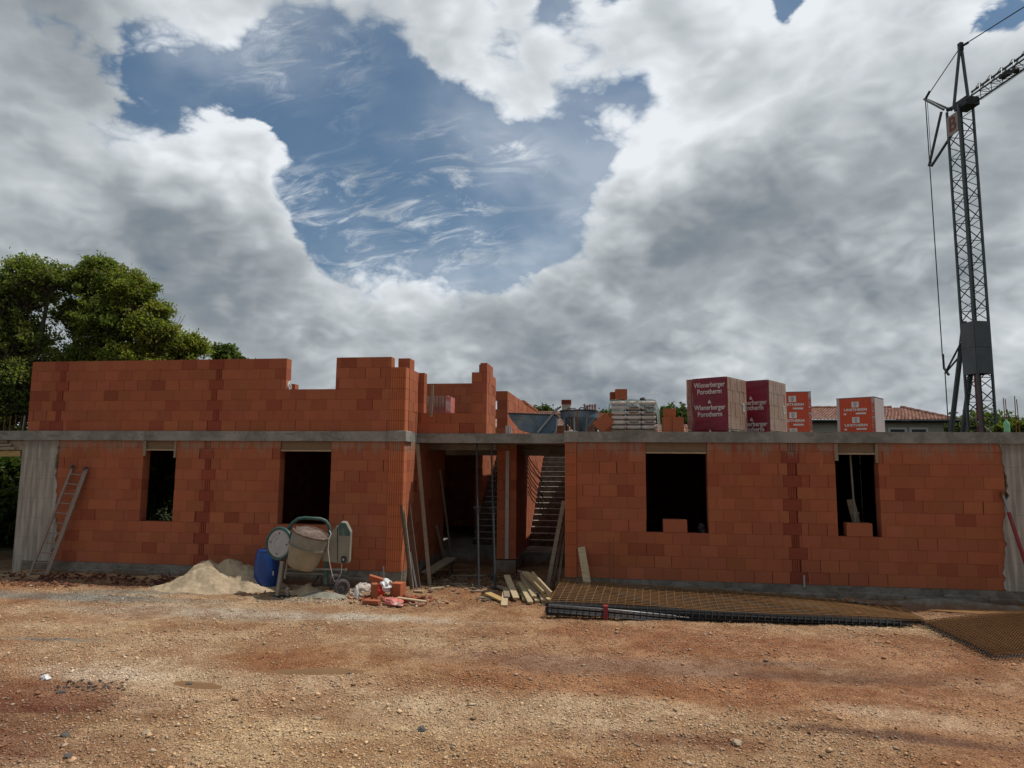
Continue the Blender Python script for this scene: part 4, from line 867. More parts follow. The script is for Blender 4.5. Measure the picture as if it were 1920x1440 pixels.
for k in range(9):
    top = k == 8; dx_, dy_ = random.uniform(-.010, .010), random.uniform(-.008, .008)
    o = mesh_sheet(6.5, 2.0, .13, .0048 if top else .0038, longmat(k, dx_, dy_, top), k, m='rust_light' if top else ('rust' if k > 6 else 'dark_steel'), px=.15)  # shade inside the stack put into colour: lower sheets dark, top one light
    tag(o, 'topmost rusty steel mesh sheet on the long stack before the right wall' if top else ('lowest', 'second', 'third', 'fourth', 'fifth', 'sixth', 'seventh', 'eighth')[k] + ' steel mesh sheet from the ground in the long stack before the right wall', 'steel mesh', 'rusty mesh sheets of the long stack')
# dark rolled mesh along the front edge of the stack
t = empty('rebar_bundle', (-1.1, -2.3, 0), 'dark bundle of straight steel bars lying along the front edge of the long mesh stack', 'rebar bundle')
rnd = random.Random(3); mb = MB()
for i in range(64):
    z = .02+.225*rnd.random(); y = -2.33+rnd.uniform(0, .13); e = rnd.uniform(5.2, 6.4)
    pts = [(-1.15+rnd.uniform(-.06, .03)+e*f, y+.30*f, max(.015, z*(1-.62*f))) for f in (0, .2, .4, .6, .8, 1.0)]; mb.path(pts, rnd.uniform(.009, .016), 5)
part(mb, 'bars', 'dark_steel', t)
mb = MB()
for i in range(54):
    f = (i+.3)/54; x = -1.13+6.2*f; y = -2.36+.30*f; h = .235*(1-.60*f); mb.path([(x, y+.03, .0), (x+.01, y-.012, h*.45), (x+.02, y+.03, h), (x+.03, y+.16, h+.012)], .009, 5)
part(mb, 'stirrups', 'dark_steel', t)
mb = MB()
for i in range(15):
    e_ = rnd.uniform(1.2, 3.0); z = rnd.uniform(.09, .235); y = -2.345+rnd.uniform(0, .03); mb.path([(-1.14, y, z), (-1.14+e_*.5, y+.02*e_, z-.025*e_), (-1.14+e_, y+.045*e_, z-.06*e_)], .013, 6)
part(mb, 'bright_bars', 'galvanised', t, smooth=True)
mb = MB(); mb.box(-.14, -.06, -2.375, -2.19, .0, .235); part(mb, 'strap', 'red_paint', t)
a = onZ(1611, 1158, .0); block(1611, 1160, .0, .12, .10, .12, .2, 'small broken clay block sitting on the far end of the long mesh stack', tone=(.8, .8, .8))
C0 = [onZ(1728, 1176, 0), onZ(1860, 1240, 0), onZ(2140, 1222, 0), onZ(1960, 1158, 0)]
def mat2(k, lift=0):
    def s(u, v): a, b = u/5.0, v/2.15; p = C0[0].lerp(C0[1], b).lerp(C0[3].lerp(C0[2], b), a); return (p.x+.01*k, p.y, .03+.02*k+lift+.04*sin(a*3)*(1-b))
    return s
mats2 = ['bottom', 'second', 'third', 'fourth', 'topmost']
for k in range(5):
    o = mesh_sheet(5.0, 2.15, .11, .0055, mat2(k), 20+k, m='rust' if k > 2 else 'dark_steel'); tag(o, '%s brown mesh sheet of the low stack at the right edge of the yard' % mats2[k], 'steel mesh', 'mesh sheets at the right edge')
C1 = [onZ(1740, 1150, 0), onZ(1960, 1166, 0), onZ(2140, 1150, 0), onZ(1880, 1136, 0)]
def mat3(u, v): a, b = u/5.0, v/2.0; p = C1[0].lerp(C1[1], b).lerp(C1[3].lerp(C1[2], b), a); return (p.x, p.y, .05+.03*a)
tag(mesh_sheet(5.0, 2.0, .11, .006, mat3, 40, m='rust_light'), 'single light brown mesh sheet lying flat behind the low stack at the right', 'steel mesh')
# a few stones one can tell apart
for i, (px, py, s_, m_, lb) in enumerate([(85, 1274, .075, 'white_plastic', 'pale blue-white stone among dark scraps at the left of the yard'), (113, 1302, .05, 'stone_dark', 'dark stone in front of the pale one at the left of the yard'), (354, 1279, .05, 'stone_dark', 'small dark stone beside the left puddle'),
        (655, 1262, .045, 'stone_dark', 'small dark stone at the right end of the middle puddle'), (275, 1376, .06, 'stone_pale', 'pale flat stone at the lower left'), (790, 1366, .06, 'stone_dark', 'dark stone at the bottom centre of the yard'), (122, 1383, .055, 'stone_dark', 'dark bluish stone on the dark red soil'), (127, 1423, .055, 'stone_dark', 'dark stone nearest the lower left corner'),
        (888, 1364, .04, 'stone_pale', 'small pale stone at the bottom centre'), (1382, 1392, .06, 'stone_pale', 'pale brown stone lying right of centre near the bottom')]):
    if 'stone_dark' not in MATS: simple('stone_dark', (.10, .095, .09), .9, 0, .5, 20); simple('stone_pale', (.42, .32, .22), .9, 0, .4, 20)
    p = G(px, py); crumple('stone', (p.x, p.y, gz(p.x, p.y)-.01), (s_, s_*.75, s_*.55), m_, 20+i, lb, 'stone', sub=2, amp=.5)
# loose scraps: broken clay, mortar crumbs and splinters nobody could count
rg = np.random.default_rng(5); xs_, ys_, cs_, ss_ = [], [], [], []
for (px, py, rx, ry, n_, col, s_) in [(735, 1124, .75, .28, 260, (.34, .11, .06), .030), (735, 1128, .9, .3, 160, (.45, .36, .30), .018), (660, 1112, .5, .25, 120, (.42, .38, .33), .02), (590, 1110, .6, .3, 160, (.38, .30, .20), .022), (850, 1098, 1.1, .5, 260, (.20, .15, .11), .028), (900, 1085, 1.6, .6, 220, (.16, .12, .09), .03), (560, 1120, .8, .3, 160, (.30, .26, .2), .02),
        (200, 1090, 3.6, .22, 420, (.14, .06, .045), .028), (60, 1096, 1.2, .25, 160, (.26, .12, .07), .03), (1600, 1140, 2.6, .25, 300, (.33, .29, .25), .026), (960, 1130, 1.2, .25, 150, (.3, .22, .14), .018), (180, 1290, .45, .16, 70, (.10, .08, .075), .014), (1440, 1370, .5, .12, 40, (.08, .05, .045), .010)]:
    c = onZ(px, py, 0); xs_.append(c.x+rg.normal(size=n_)*rx*.6); ys_.append(c.y+rg.normal(size=n_)*ry*.6); cs_.append(np.array(col)*rg.uniform(.5, 1.3, (n_, 1))); ss_.append(s_*(.4+rg.random(n_)**2*1.3))
x_, y_, c_, s_ = map(np.concatenate, (xs_, ys_, cs_, ss_)); ok = y_ < -.02
ok |= (x_ > -4.4) & (x_ < -1.2); x_, y_, c_, s_ = x_[ok], y_[ok], c_[ok], s_[ok]; n = len(x_); O8 = np.array([(-1, -1, -1), (1, -1, -1), (1, 1, -1), (-1, 1, -1), (-1, -1, 1), (1, -1, 1), (1, 1, 1), (-1, 1, 1)], float)
Vd = O8[None]*np.stack([s_*rg.uniform(.6, 1.8, n), s_*rg.uniform(.4, .9, n), s_*rg.uniform(.2, .7, n)], -1)[:, None]*(.8+.4*rg.random((n, 8, 1))); a_ = rg.random(n)*6.28; tl = rg.normal(size=n)*.3
ca, sa = np.cos(a_)[:, None], np.sin(a_)[:, None]; zz = Vd[..., 2]+Vd[..., 0]*tl[:, None]; Vd = np.stack([Vd[..., 0]*ca-Vd[..., 1]*sa+x_[:, None], Vd[..., 0]*sa+Vd[..., 1]*ca+y_[:, None], zz+(ground_h(x_, y_)+s_*.3)[:, None]], -1)
FB = np.array([(0, 3, 2, 1), (4, 5, 6, 7), (0, 1, 5, 4), (1, 2, 6, 5), (2, 3, 7, 6), (3, 0, 4, 7)]); tag(np_mesh('building_debris', Vd.reshape(-1, 3), (FB[None]+8*np.arange(n)[:, None, None]).reshape(-1, 4), 'stone', np.repeat(c_, 8, 0)), 'scattered chips of broken clay, mortar and splinters along the walls', 'debris', kind='stuff')
# ------------------------------------------------------------------ things standing on the slab
ZD = ZT+.002
def pallet_base(root, M, L, Wd):
    for k in range(3):
        mb = MB(); mb.obox(M @ Vector((0, (-.5+k*.5)*(Wd-.1), .05)), L, .09, .075, M.to_3x3()); part(mb, 'pallet_bearer', 'grey_timber', root)
    mb = MB()
    for i in range(6): mb.obox(M @ Vector(((-.5+i/5)*(L-.1), 0, .099)), .1, Wd, .02, M.to_3x3())
    part(mb, 'pallet_boards', 'grey_timber', root)
def frame(corner, th):
    """corner nearest the viewer; local x runs along the left face (away from the corner), y along the right face"""
    x = Vector((-cos(th), sin(th), 0)); y = Vector((sin(th), cos(th), 0)); return Vector(corner), x, y
def flame(mb, c, r, u, n, s):
    for sg, k in ((-1, 1.0), (1, .75)):
        poly = [c+r*(sg*.02*s), c+r*(sg*.45*s), c+r*(sg*.38*s)+u*(.35*s), c+r*(sg*.05*s)+u*(1.15*s*k)]
        mb.prism(poly, n*.004)
def brick_pack(corner, th, L, Wd, H, label, group, printed=True, seed=0, base=.12):
    c, x, y = frame(corner, th); rnd = random.Random(seed)
    t = empty('brick_pack', c, label, 'brick pack', group); ctr = c+x*L/2+y*Wd/2
    M = Matrix(((x.x, y.x, 0, ctr.x), (x.y, y.y, 0, ctr.y), (0, 0, 1, c.z), (0, 0, 0, 1)))
    pallet_base(t, M, L-.02, Wd-.02); mb = MB(); nr = 4; rh = (H-base)/nr     # rows of blocks under the film
    for i in range(nr):
        n = 8
        for a in range(n):
            for b in range(n):
                if 0 < a < n-1 and 0 < b < n-1: continue
                mb.obox(M @ Vector(((-.5+(a+.5)/n)*L, (-.5+(b+.5)/n)*Wd, base+(i+.5)*rh)) + Vector((rnd.uniform(-.006, .006), rnd.uniform(-.006, .006), 0)), L/n-.010, Wd/n-.010, rh-.006, M.to_3x3())
    blocks = part(mb, 'wrapped_blocks', 'wrapped_brick', t)
    n = Vector((-sin(th), -cos(th), 0)); u = Vector((0, 0, 1)); r = -x
    F = lambda a, z, o=.012: c+x*a+n*o+u*z              # point on the left face, a metres left of the near corner
    # printed film: a gently creased sheet
    nu_, nz = 14, 22; V_ = []; a0, a1 = .02*L, .84*L
    for j in range(nz+1):
        for i in range(nu_+1):
            a = a0+(a1-a0)*i/nu_+.012*sin(j*.7+seed); z = .05+(H-.05+.004)*j/nz; V_.append(tuple(F(a, z, .016+.005*sin(j*1.9+i*.5)+.003*sin(j*4.1))))
    fm = MB(); fm.add(V_, [(j*(nu_+1)+i, j*(nu_+1)+i+1, (j+1)*(nu_+1)+i+1, (j+1)*(nu_+1)+i) for j in range(nz) for i in range(nu_)])
    film = part(fm, 'printed_film', 'maroon_film', t, smooth=True)
    sol = film.modifiers.new('thickness', 'SOLIDIFY'); sol.thickness = .003; sol.offset = -1
    lm = MB(); mid = (a0+a1)/2; FW_ = (a1-a0)
    for z, kind in ((H-.17, 'W'), (H-.33, 'P'), (H*.47, 'W'), (H*.47-.16, 'P')) if printed else ((H*.60, 'W'), (H*.60-.13, 'P'), (H*.21, 'W'), (H*.21-.13, 'P')):
        O_ = F(mid, z, .024); Mt = Matrix(((r.x, 0, n.x, O_.x), (r.y, 0, n.y, O_.y), (r.z, 1, n.z, O_.z), (0, 0, 0, 1)))
        text_mesh(lm, 'Wienerberger' if kind == 'W' else 'Porotherm', .165, Mt, .004, .0025, FW_*(.90 if kind == 'W' else .70))
    for z in ((H*.47+.10, .03) if printed else (H*.60+.08, H*.21+.08)): flame(lm, F(mid, z, .022), r, u, n, .085)
    part(lm, 'printed_text', 'white_print', film)
    # clear film hanging round the near corner and a delivery slip on the right face
    n2 = Vector((cos(th), -sin(th), 0)); lb = MB(); a = c+y*(Wd*.80)+n2*.012+u*(H*.50); lb.obox(a, .10, .006, .19, Matrix((y, n2, u)).transposed()); sl_ = part(lb, 'paper_slip', 'white_plastic', t)
    lb = MB()
    for i in range(4): lb.obox(a+n2*.005+u*(.06-i*.035), .07, .004, .012, Matrix((y, n2, u)).transposed())
    part(lb, 'slip_print', 'dark_print', sl_)
    fl = MB(); V_ = []
    for j in range(13):
        z = H*(1-j/12.0); k = (j/12.0)**4
        for i in range(9): q = i/8.0; V_.append(tuple(c+y*(q*Wd*.95)+n2*(.02+.010*sin(i*2.1+j)+k*(.05+.04*sin(i*1.7)))+u*max(z, .01)+n*(.01 if i == 0 else 0)))
    fl.add(V_, [(j*9+i, j*9+i+1, (j+1)*9+i+1, (j+1)*9+i) for j in range(12) for i in range(8)]); part(fl, 'clear_film', 'thin_film', t, smooth=True)
    return t
brick_pack((2.72, 1.05, ZD), radians(33), 1.05, 1.05, 1.33, 'maroon-wrapped block pack nearest the large window, the leftmost of the wrapped packs', 'maroon block packs on the slab', True, 1)
brick_pack((onY(1443, 750, 2.0).x, 2.0, ZD), radians(33), 1.05, 1.16, 1.36, 'maroon-wrapped block pack just right of and behind the first maroon pack', 'maroon block packs on the slab', False, 2)
def orange_pack(corner, th, L, Wd, H, label, seed=0):
    c, x, y = frame(corner, th); t = empty('orange_pack', c, label, 'block pack', 'orange block packs on the slab'); ctr = c+x*L/2+y*Wd/2
    M = Matrix(((x.x, y.x, 0, ctr.x), (x.y, y.y, 0, ctr.y), (0, 0, 1, c.z), (0, 0, 0, 1))); pallet_base(t, M, L, Wd)
    mb = MB(); mb.obox(M @ Vector((0, 0, .11+(H-.11)/2)), L, Wd, H-.11, M.to_3x3()); part(mb, 'wrapped_blocks', 'wrapped_block', t, bevel=.012)
    n = Vector((-sin(th), -cos(th), 0)); n2 = Vector((cos(th), -sin(th), 0)); u = Vector((0, 0, 1)); r = -x; F = lambda a, z, o=.01: c+x*a+n*o+u*z
    mb = MB(); mb.prism([F(.08*L, .10, .002), F(.92*L, .10, .002), F(.92*L, H-.012, .002), F(.08*L, H-.012, .002)], n*.006); film = part(mb, 'orange_film', 'orange_film', t)
    lm = MB(); gm = MB(); B3 = Matrix((r, n, u)).transposed()
    for k, zc in enumerate((H-.20, H-.66, H-1.12)):
        lm.obox(F(.50*L, zc, .010), .20, .004, .17, B3)
        ring = [F(.50*L, zc+.02, .0135)+r*(.045*cos(a_*pi/8))+u*(.045*sin(a_*pi/8)) for a_ in range(16)]
        for i in range(16): gm.bar(ring[i], ring[(i+1) % 16], .012, .003, tuple(n))
        gm.obox(F(.50*L, zc-.05, .0135), .05, .003, .03, B3); gm.obox(F(.50*L, zc+.02, .0135), .03, .003, .05, B3)
        O_ = F(.50*L, zc-.16, .012)
        if zc-.16 > .15:
            Mt = Matrix(((r.x, 0, n.x, O_.x), (r.y, 0, n.y, O_.y), (r.z, 1, n.z, O_.z), (0, 0, 0, 1))); text_mesh(lm, 'UNITHERM', .10, Mt, .003, .004, L*.60)
            lm.obox(F(.36*L, zc-.27, .010), L*.27, .004, .05, B3); lm.obox(F(.78*L, zc-.28, .010), L*.07, .004, .05, B3)
    tp = part(lm, 'printed_text', 'white_print', film); part(gm, 'printed_emblem', 'grey_print', tp)
    # vertical lettering on the pale edge strip
    em = MB(); O_ = F(.035*L, H*.5, .004); Mt = Matrix(((0, -r.x, n.x, O_.x), (0, -r.y, n.y, O_.y), (1, 0, n.z, O_.z), (0, 0, 0, 1)))
    text_mesh(em, 'TERMO BLOK', .09, Mt, .003, .004, H*.78); part(em, 'edge_lettering', 'orange_film', t)
    mb = MB(); mb.obox(M @ Vector((0, 0, H+.006)), L+.015, Wd+.015, .012, M.to_3x3()); part(mb, 'top_cover', 'galvanised', t)
orange_pack((onY(1521, 750, 5.0).x, 5.0, ZD), radians(6), 1.0, 1.0, 1.36, 'orange-wrapped block pack half hidden behind the second maroon pack', 1)
orange_pack((onY(1640, 760, 6.0).x, 6.0, ZD), radians(35), 1.06, .95, 1.30, 'orange-wrapped block pack standing alone at the right of the slab', 2)

# pack seen over the low upper wall
c0 = onY(838, 750, 2.6); t = empty('brick_pack', (c0.x, 2.6, ZD), 'pink film-wrapped block pack behind the low wall above the entrance', 'brick pack')
x0 = onY(787, 750, 2.6).x; mb = MB()
for i in range(4):
    for j in range(4): mb.box(x0+j*(c0.x-x0)/4+.004, x0+(j+1)*(c0.x-x0)/4-.004, 2.6, 3.5, ZD+.12+i*.24, ZD+.355+i*.24)
part(mb, 'wrapped_blocks', 'wrapped_brick', t)
simple('pink_film', (.36, .10, .08), .35, 0, .6, 6, (.45, .22, .18), .7, .6, .5, .02)
mb = MB(); mb.box(x0-.01, c0.x+.0, 2.585, 2.597, ZD+.10, ZD+.78); part(mb, 'film', 'pink_film', t)
mb = MB(); mb.box(c0.x+.004, c0.x+.02, 2.59, 3.45, ZD+.1, ZD+1.08); mb.box(c0.x-.02, c0.x+.12, 2.57, 2.585, ZD+.1, ZD+1.05); part(mb, 'film_edge', 'pink_plastic', t)
a = onY(811, 722, 1.0); mb = MB(); mb.bar((a.x-.02, .99, zr(2)-.1), (a.x, 1.0, a.z), .06, .03, (0, 1, 0)); tag(mb.build('batten', 'grey_timber'), 'upright batten standing behind the low wall above the entrance', 'batten')
a = onY(543, 728, .15); t = crumple('plastic_bag', (a.x, .12, zr(4)), (.06, .06, .14), 'white_plastic', 31, 'small white bag on the sill of the upper wall gap', 'bag', amp=.5)
a = onY(552, 728, .4); mb = MB(); mb.box(a.x-.04, a.x+.06, .30, .5, ZT+.01, zr(4)+.16); tag(mb.build('clay_block', 'brick'), 'clay block just seen behind the sill of the upper wall gap', 'clay block')

# tipping skip
YS = 1.75; S = lambda px, py, dy=0: onY(px, py, YS+dy); t = empty('concrete_skip', S(1000, 812), 'blue-grey steel tipping skip standing on the slab left of the concrete bucket', 'skip')
prof = [S(953.5, 775), S(955, 782), S(974, 806), S(1004, 813.5), S(1030, 814.5), S(1038, 808), S(1042, 778)]
W_ = .95; mb = MB()
for dy in (0, W_): mb.prism([p+Vector((0, dy, 0)) for p in prof], (0, .012, 0))
for i in range(len(prof)-1): 
    a, b = prof[i], prof[i+1]; mb.add([a, b, b+Vector((0, W_, 0)), a+Vector((0, W_, 0))], [(0, 1, 2, 3)])
part(mb, 'hopper', 'skip_blue', t)
mb = MB(); rim = [prof[0], prof[6], prof[6]+Vector((0, W_, 0)), prof[0]+Vector((0, W_, 0))]
for i in range(4): mb.tube(rim[i], rim[(i+1) % 4], .022, 8)
part(mb, 'rim', 'dark_steel', t)
mb = MB(); mb.bar(S(999, 778, -.03), S(1008, 812, -.03), .012, .05, (0, 1, 0)); part(mb, 'rib', 'skip_blue', t)
mb = MB(); mb.bar(S(1008, 811, -.05), S(1047, 764, -.05), .045, .07, (0, 1, 0)); part(mb, 'lifting_arm', 'galvanised', t)
mb = MB(); mb.bar(S(1032, 779, .2), S(1052, 762, .2), .03, .12, (0, 1, 0)); part(mb, 'release_lever', 'dark_steel', t)
mb = MB(); mb.bar(S(963, 782.5, -.012), S(981, 785, -.012), .006, .05, (0, 1, 0)); part(mb, 'maker_plate', 'white_print', t)
# round concrete bucket
cb = S(1085, 800, .25); cb.z = ZD; R_ = .46; M = Matrix.Translation(cb); hB = S(1085, 771, .25).z-ZD; t = empty('concrete_bucket', cb, 'round blue-grey concrete bucket with conical bottom on the slab above the right column', 'bucket')
mb = MB(); mb.lathe([(.10, .05), (.12, .08), (.38, hB-.20), (R_, hB-.17), (R_, hB), (R_-.012, hB), (R_-.012, hB-.17), (.10, .08)], M, 40, True, False); part(mb, 'drum', 'skip_blue', t, smooth=False)
mb = MB(); mb.lathe([(R_, hB-.02), (R_+.025, hB-.015), (R_+.025, hB+.01), (R_, hB+.012)], M, 40, False, False); part(mb, 'rim', 'dark_steel', t)
for i, a in enumerate((-2.4, -1.75, -1.1, .3, 2.4)):
    mb = MB(); e = Vector((cos(a), sin(a), 0)); mb.bar(cb+e*(R_-.02)+Vector((0, 0, .0)), cb+e*(R_+.0)+Vector((0, 0, hB-.18)), .035, .035, tuple(e)); part(mb, 'leg', 'galvanised' if i < 3 else 'dark_steel', t)
mb = MB()
for s in (-1,): mb.path([cb+Vector((s*.16-.10, -.3, hB)), cb+Vector((s*.16-.10, -.3, hB+.045)), cb+Vector((s*.16+.1, -.3, hB+.05)), cb+Vector((s*.16+.1, -.3, hB))], .012, 6)
part(mb, 'lifting_loop', 'dark_steel', t); mb = MB(); mb.path([cb+Vector((-.05, .1, hB)), cb+Vector((.05, .1, hB+.10)), cb+Vector((.16, .1, hB+.09)), cb+Vector((.24, .1, hB))], .014, 6); part(mb, 'lifting_loop', 'dark_steel', t)
a = S(1072, 779, -.13); mb = MB(); mb.box(a.x-.07, a.x+.05, a.y-.03, a.y+.02, a.z-.08, a.z+.04); part(mb, 'valve_box', 'black', t)

# loose blocks
def rblock(px, Y, L, D_, H, rot, label, tilt=0, dz=0, tone=(1.15, 1.1, 1.05)):
    p = onY(px, 805, Y); M = Matrix.Rotation(rot, 3, 'Z') @ Matrix.Rotation(tilt, 3, 'Y'); c = Vector((p.x, Y, ZD+dz+H/2)); mb = MB(); mb.tone = tone; mb.obox(c, L, D_, H, M)
    n = max(3, int(L/.03))
    for i in range(n):
        for s in (-1, 1): mb.obox(c+M @ Vector(((-.5+(i+.5)/n)*L, s*(D_/2+.002), 0)), L/n*.6, .008, H-.004, M)
    return tag(mb.build('clay_block', 'brick'), label, 'clay block')
rblock(1131, .75, .30, .25, .375, .1, 'orange clay block tipped onto its edge left of the cement bags', radians(48), .05)
rblock(1143, 1.3, .20, .25, .50, .1, 'orange clay block standing behind the tipped block left of the cement bags', .18, .0)
p = onY(1244, 800, .95); 
rblock(1253, 1.0, .25, .25, .375, .15, 'left of the two lower orange clay blocks right of the cement bags', 0, 0); rblock(1271, .97, .25, .25, .375, .0, 'right of the two lower orange clay blocks right of the cement bags', 0, 0, (1.05, 1, 1))
rblock(1256, 1.05, .28, .25, .20, -.1, 'orange clay block stacked on the two lower ones right of the cement bags', 0, .377)
# cement bags on a pallet under clear film
YB = 1.1; xl, xr = onY(1146, 800, YB).x, onY(1231, 800, YB).x; t = empty('cement_bag_stack', ((xl+xr)/2, YB, ZD), 'pallet of pale cement bags half covered with clear film on the slab', 'bag stack')
rnd = random.Random(2); nb = 4; hb = .115
def bag(x0, x1, y0, y1, z, h, seed):
    bm = bmesh.new(); bmesh.ops.create_cube(bm, size=2); bmesh.ops.subdivide_edges(bm, edges=bm.edges, cuts=6, use_grid_fill=True); from mathutils import noise
    for v in bm.verts:
        u_, v_, w_ = v.co; k = (1-abs(u_)**4*.55)*(1-abs(v_)**4*.45)
        v.co = Vector(((x0+x1)/2+u_*(x1-x0)/2*(1-.04*w_*w_), (y0+y1)/2+v_*(y1-y0)/2*(1-.08*w_*w_), z+h/2+w_*h/2*(.45+.55*k)+.006*noise.noise(Vector((u_*2, v_*2, seed)))))
    me = bpy.data.meshes.new('cement_bag'); bm.to_mesh(me); bm.free(); me.materials.append(MATS['sack_paper']); me.polygons.foreach_set('use_smooth', [True]*len(me.polygons)); return me
bw = (xr-xl)/3
for row in range(6):
    for j in range(3):
        me = bag(xl+j*bw+.006, xl+(j+1)*bw-.006, YB+rnd.uniform(-.015, .015), YB+.75, ZD+.10+row*hb, hb, row*3+j); o = bpy.data.objects.new('cement_bag', me); C.objects.link(o); o.parent = t; o.matrix_parent_inverse = t.matrix_basis.inverted()
        if row in (1, 3, 4) and j > 0:
            lm = MB(); Mt = Matrix(((1, 0, 0, xl+(j+.5)*bw), (0, 0, -1, YB-.022), (0, 1, 0, ZD+.10+row*hb+hb*.5), (0, 0, 0, 1))); text_mesh(lm, 'Cemporit', .08, Mt, .004, .003, bw*.62); part(lm, 'printed_text', 'dark_print', o)
mb = MB(); mb.box(xl, xr, YB+.02, YB+.74, ZD, ZD+.095); part(mb, 'pallet', 'grey_timber', t)
# film draped over the top and sides
fx = np.linspace(-.16, 1.16, 46); fy = np.linspace(-.10, 1.1, 26); hT = .10+6*hb
V_ = []
for jy in fy:
    for ix in fx:
        X_ = xl+ix*(xr-xl); Y_ = YB+jy*.78; z = ZD+hT+.02
        ox = max(0, -ix, ix-1); oy = max(0, -jy)
        edge = .012*sin(ix*37)+.01*sin(jy*31)
        if ox > 0: z -= ox*4.2*(.72 if ix < 0 else 1.0)
        if oy > 0 and ox == 0: z -= oy*2.4*(1+.35*sin(ix*7+1)); Y_ += .062
        V_.append((X_-(.10*(1 if ix > 1 else -1)*min(1, ox*3) if ox > 0 else 0)+edge, Y_+.014*sin(ix*29), max(z, ZD+.02)+.012*sin(ix*17+jy*5)))
fm = MB(); nn = len(fx); fm.add(V_, [(j*nn+i, j*nn+i+1, (j+1)*nn+i+1, (j+1)*nn+i) for j in range(len(fy)-1) for i in range(nn-1)]); part(fm, 'clear_film', 'clear_film', t, smooth=True)
rblock(1165, 1.4, .27, .25, .25, .1, 'orange clay block holding down the film on the cement bags, the front one', 0, hT+.04); rblock(1153, 1.6, .22, .25, .20, .1, 'darker clay block behind the front one on top of the cement bags', 0, hT+.04, (.8, .7, .7))
p = onY(1208, 758, 1.35); crumple('rag', (p.x-.03, 1.35, ZD+hT+.02), (.12, .06, .045), 'black', 44, 'black rag lying on the film over the cement bags', 'rag', sub=3, amp=.4)
for px, lb, Y in ((951, 'pale pink block standing on the slab left of the tipping skip', 1.25), (957.5, 'narrow pale pink block between the skip and the wider pink block', 1.2)):
    p = onY(px, 808, Y); mb = MB(); w2 = .045 if px < 955 else .02; mb.box(p.x-w2, p.x+w2, Y, Y+.1, ZD, ZD+.20); tag(mb.build('small_block', 'wrapped_block'), lb, 'block')
# green bottle
p = onY(1888, 806, .35); t = empty('bottle', (p.x, .35, ZD), 'green plastic bottle standing at the right end of the slab', 'bottle'); M = Matrix.Translation((p.x, .35, ZD))
mb = MB(); mb.lathe([(.048, 0), (.055, .01), (.055, .08), (.050, .11), (.055, .14), (.055, .19), (.045, .225), (.018, .26), (.015, .275)], M, 20); part(mb, 'body', 'bottle_green', t, smooth=True)
mb = MB(); mb.lathe([(.018, .275), (.018, .295)], M, 12); part(mb, 'cap', 'bottle_green', t)
# blocks on the window sills
for (wi, a, b, lb) in ((2, .27, .75, 'orange block set on the sill of the large window'), (3, .20, .76, 'orange block set on the sill of the right window')):
    x0, x1 = W[wi]; mb = MB(); mb.tone = (1, 1, 1); mb.box(x0+(x1-x0)*a+.0, x0+(x1-x0)*a+.50, -.01, .22, ZW-.035, ZW+.235); tag(mb.build('clay_block', 'brick', bevel=.004), lb, 'clay block')
crumple('cable_tangle', (W[2][1]-.14, .10, ZW-.03), (.06, .08, .12), 'black', 51, 'dark tangle of cable on the right end of the large window sill', 'cable', amp=.6)
# tiles and bricks stacked behind the skip
p = onY(1045, 800, 3.0); mb = MB(); rnd = random.Random(8)
for i in range(4):
    mb.tone = (rnd.uniform(.5, .8),)*3; mb.box(p.x-.25+rnd.uniform(-.03, .03), p.x+.3+rnd.uniform(-.03, .03), 3.0, 3.3, ZD+i*.075, ZD+.07+i*.075)
tag(mb.build('brick_stack', 'brick'), 'low stack of dark red bricks between the skip and the bucket', 'brick stack')
p = onY(1106, 770, 3.2); mb = MB()
for i in range(5):
    for k in range(3): mb.tone = (rnd.uniform(.9, 1.5),)*3; mb.obox((p.x-.14+i*.07, 3.2, ZD+.80-k*.08+rnd.uniform(0, .05)), .05, .25, .07, Matrix.Rotation(rnd.uniform(-.3, .3), 3, 'Y'))
mb.tone = (.6, .6, .6); mb.box(p.x-.2, p.x+.2, 3.1, 3.34, ZD+.0, ZD+.66); tag(mb.build('tile_stack', 'roof_tile'), 'stack of red roof tiles showing just above the concrete bucket', 'tile stack')
# ------------------------------------------------------------------ tower crane
CB = onY(1842, 810, 24.0); CX, CY = CB.x, 24.0
J = Vector((.25, -.968, 0)).normalized(); JN = Vector((-J.y, J.x, 0)); CP = Vector((CX, CY, 0))
def K(px, py, off=0.0): return onN(px, py, CP+JN*off, JN)
piv = K(1806, 200); zt = piv.z
CR = empty('tower_crane', CP, 'tall grey lattice tower crane behind the house, its jib reaching out of the picture', 'crane')
s2 = .43; corners = [CP+J*a*s2+JN*b*s2 for a, b in ((1, 1), (1, -1), (-1, -1), (-1, 1))]
mb = MB()
for c in corners: mb.obox(c+Vector((0, 0, zt/2)), .10, .10, zt, Matrix((J, JN, Vector((0, 0, 1)))).transposed())
bay = .62; nb_ = int(zt/bay)
for i in range(nb_):
    z0 = i*bay
    for k in range(4):
        a, b = corners[k], corners[(k+1) % 4]
        if i % 2: a, b = b, a
        mb.bar(a+Vector((0, 0, z0)), b+Vector((0, 0, z0+bay)), .04, .04, (0, 1, 0)); 
        if i % 2 == 0 and k % 2 == 0: mb.bar(a+Vector((0, 0, z0)), b+Vector((0, 0, z0)), .035, .035, (0, 1, 0))
part(mb, 'mast', 'crane_grey', CR)
mb = MB(); mb.obox(CP+Vector((0, 0, zt/2+2)), .16, .16, zt-4.2, Matrix((J, JN, Vector((0, 0, 1)))).transposed()); part(mb, 'inner_mast', 'crane_dark', CR)
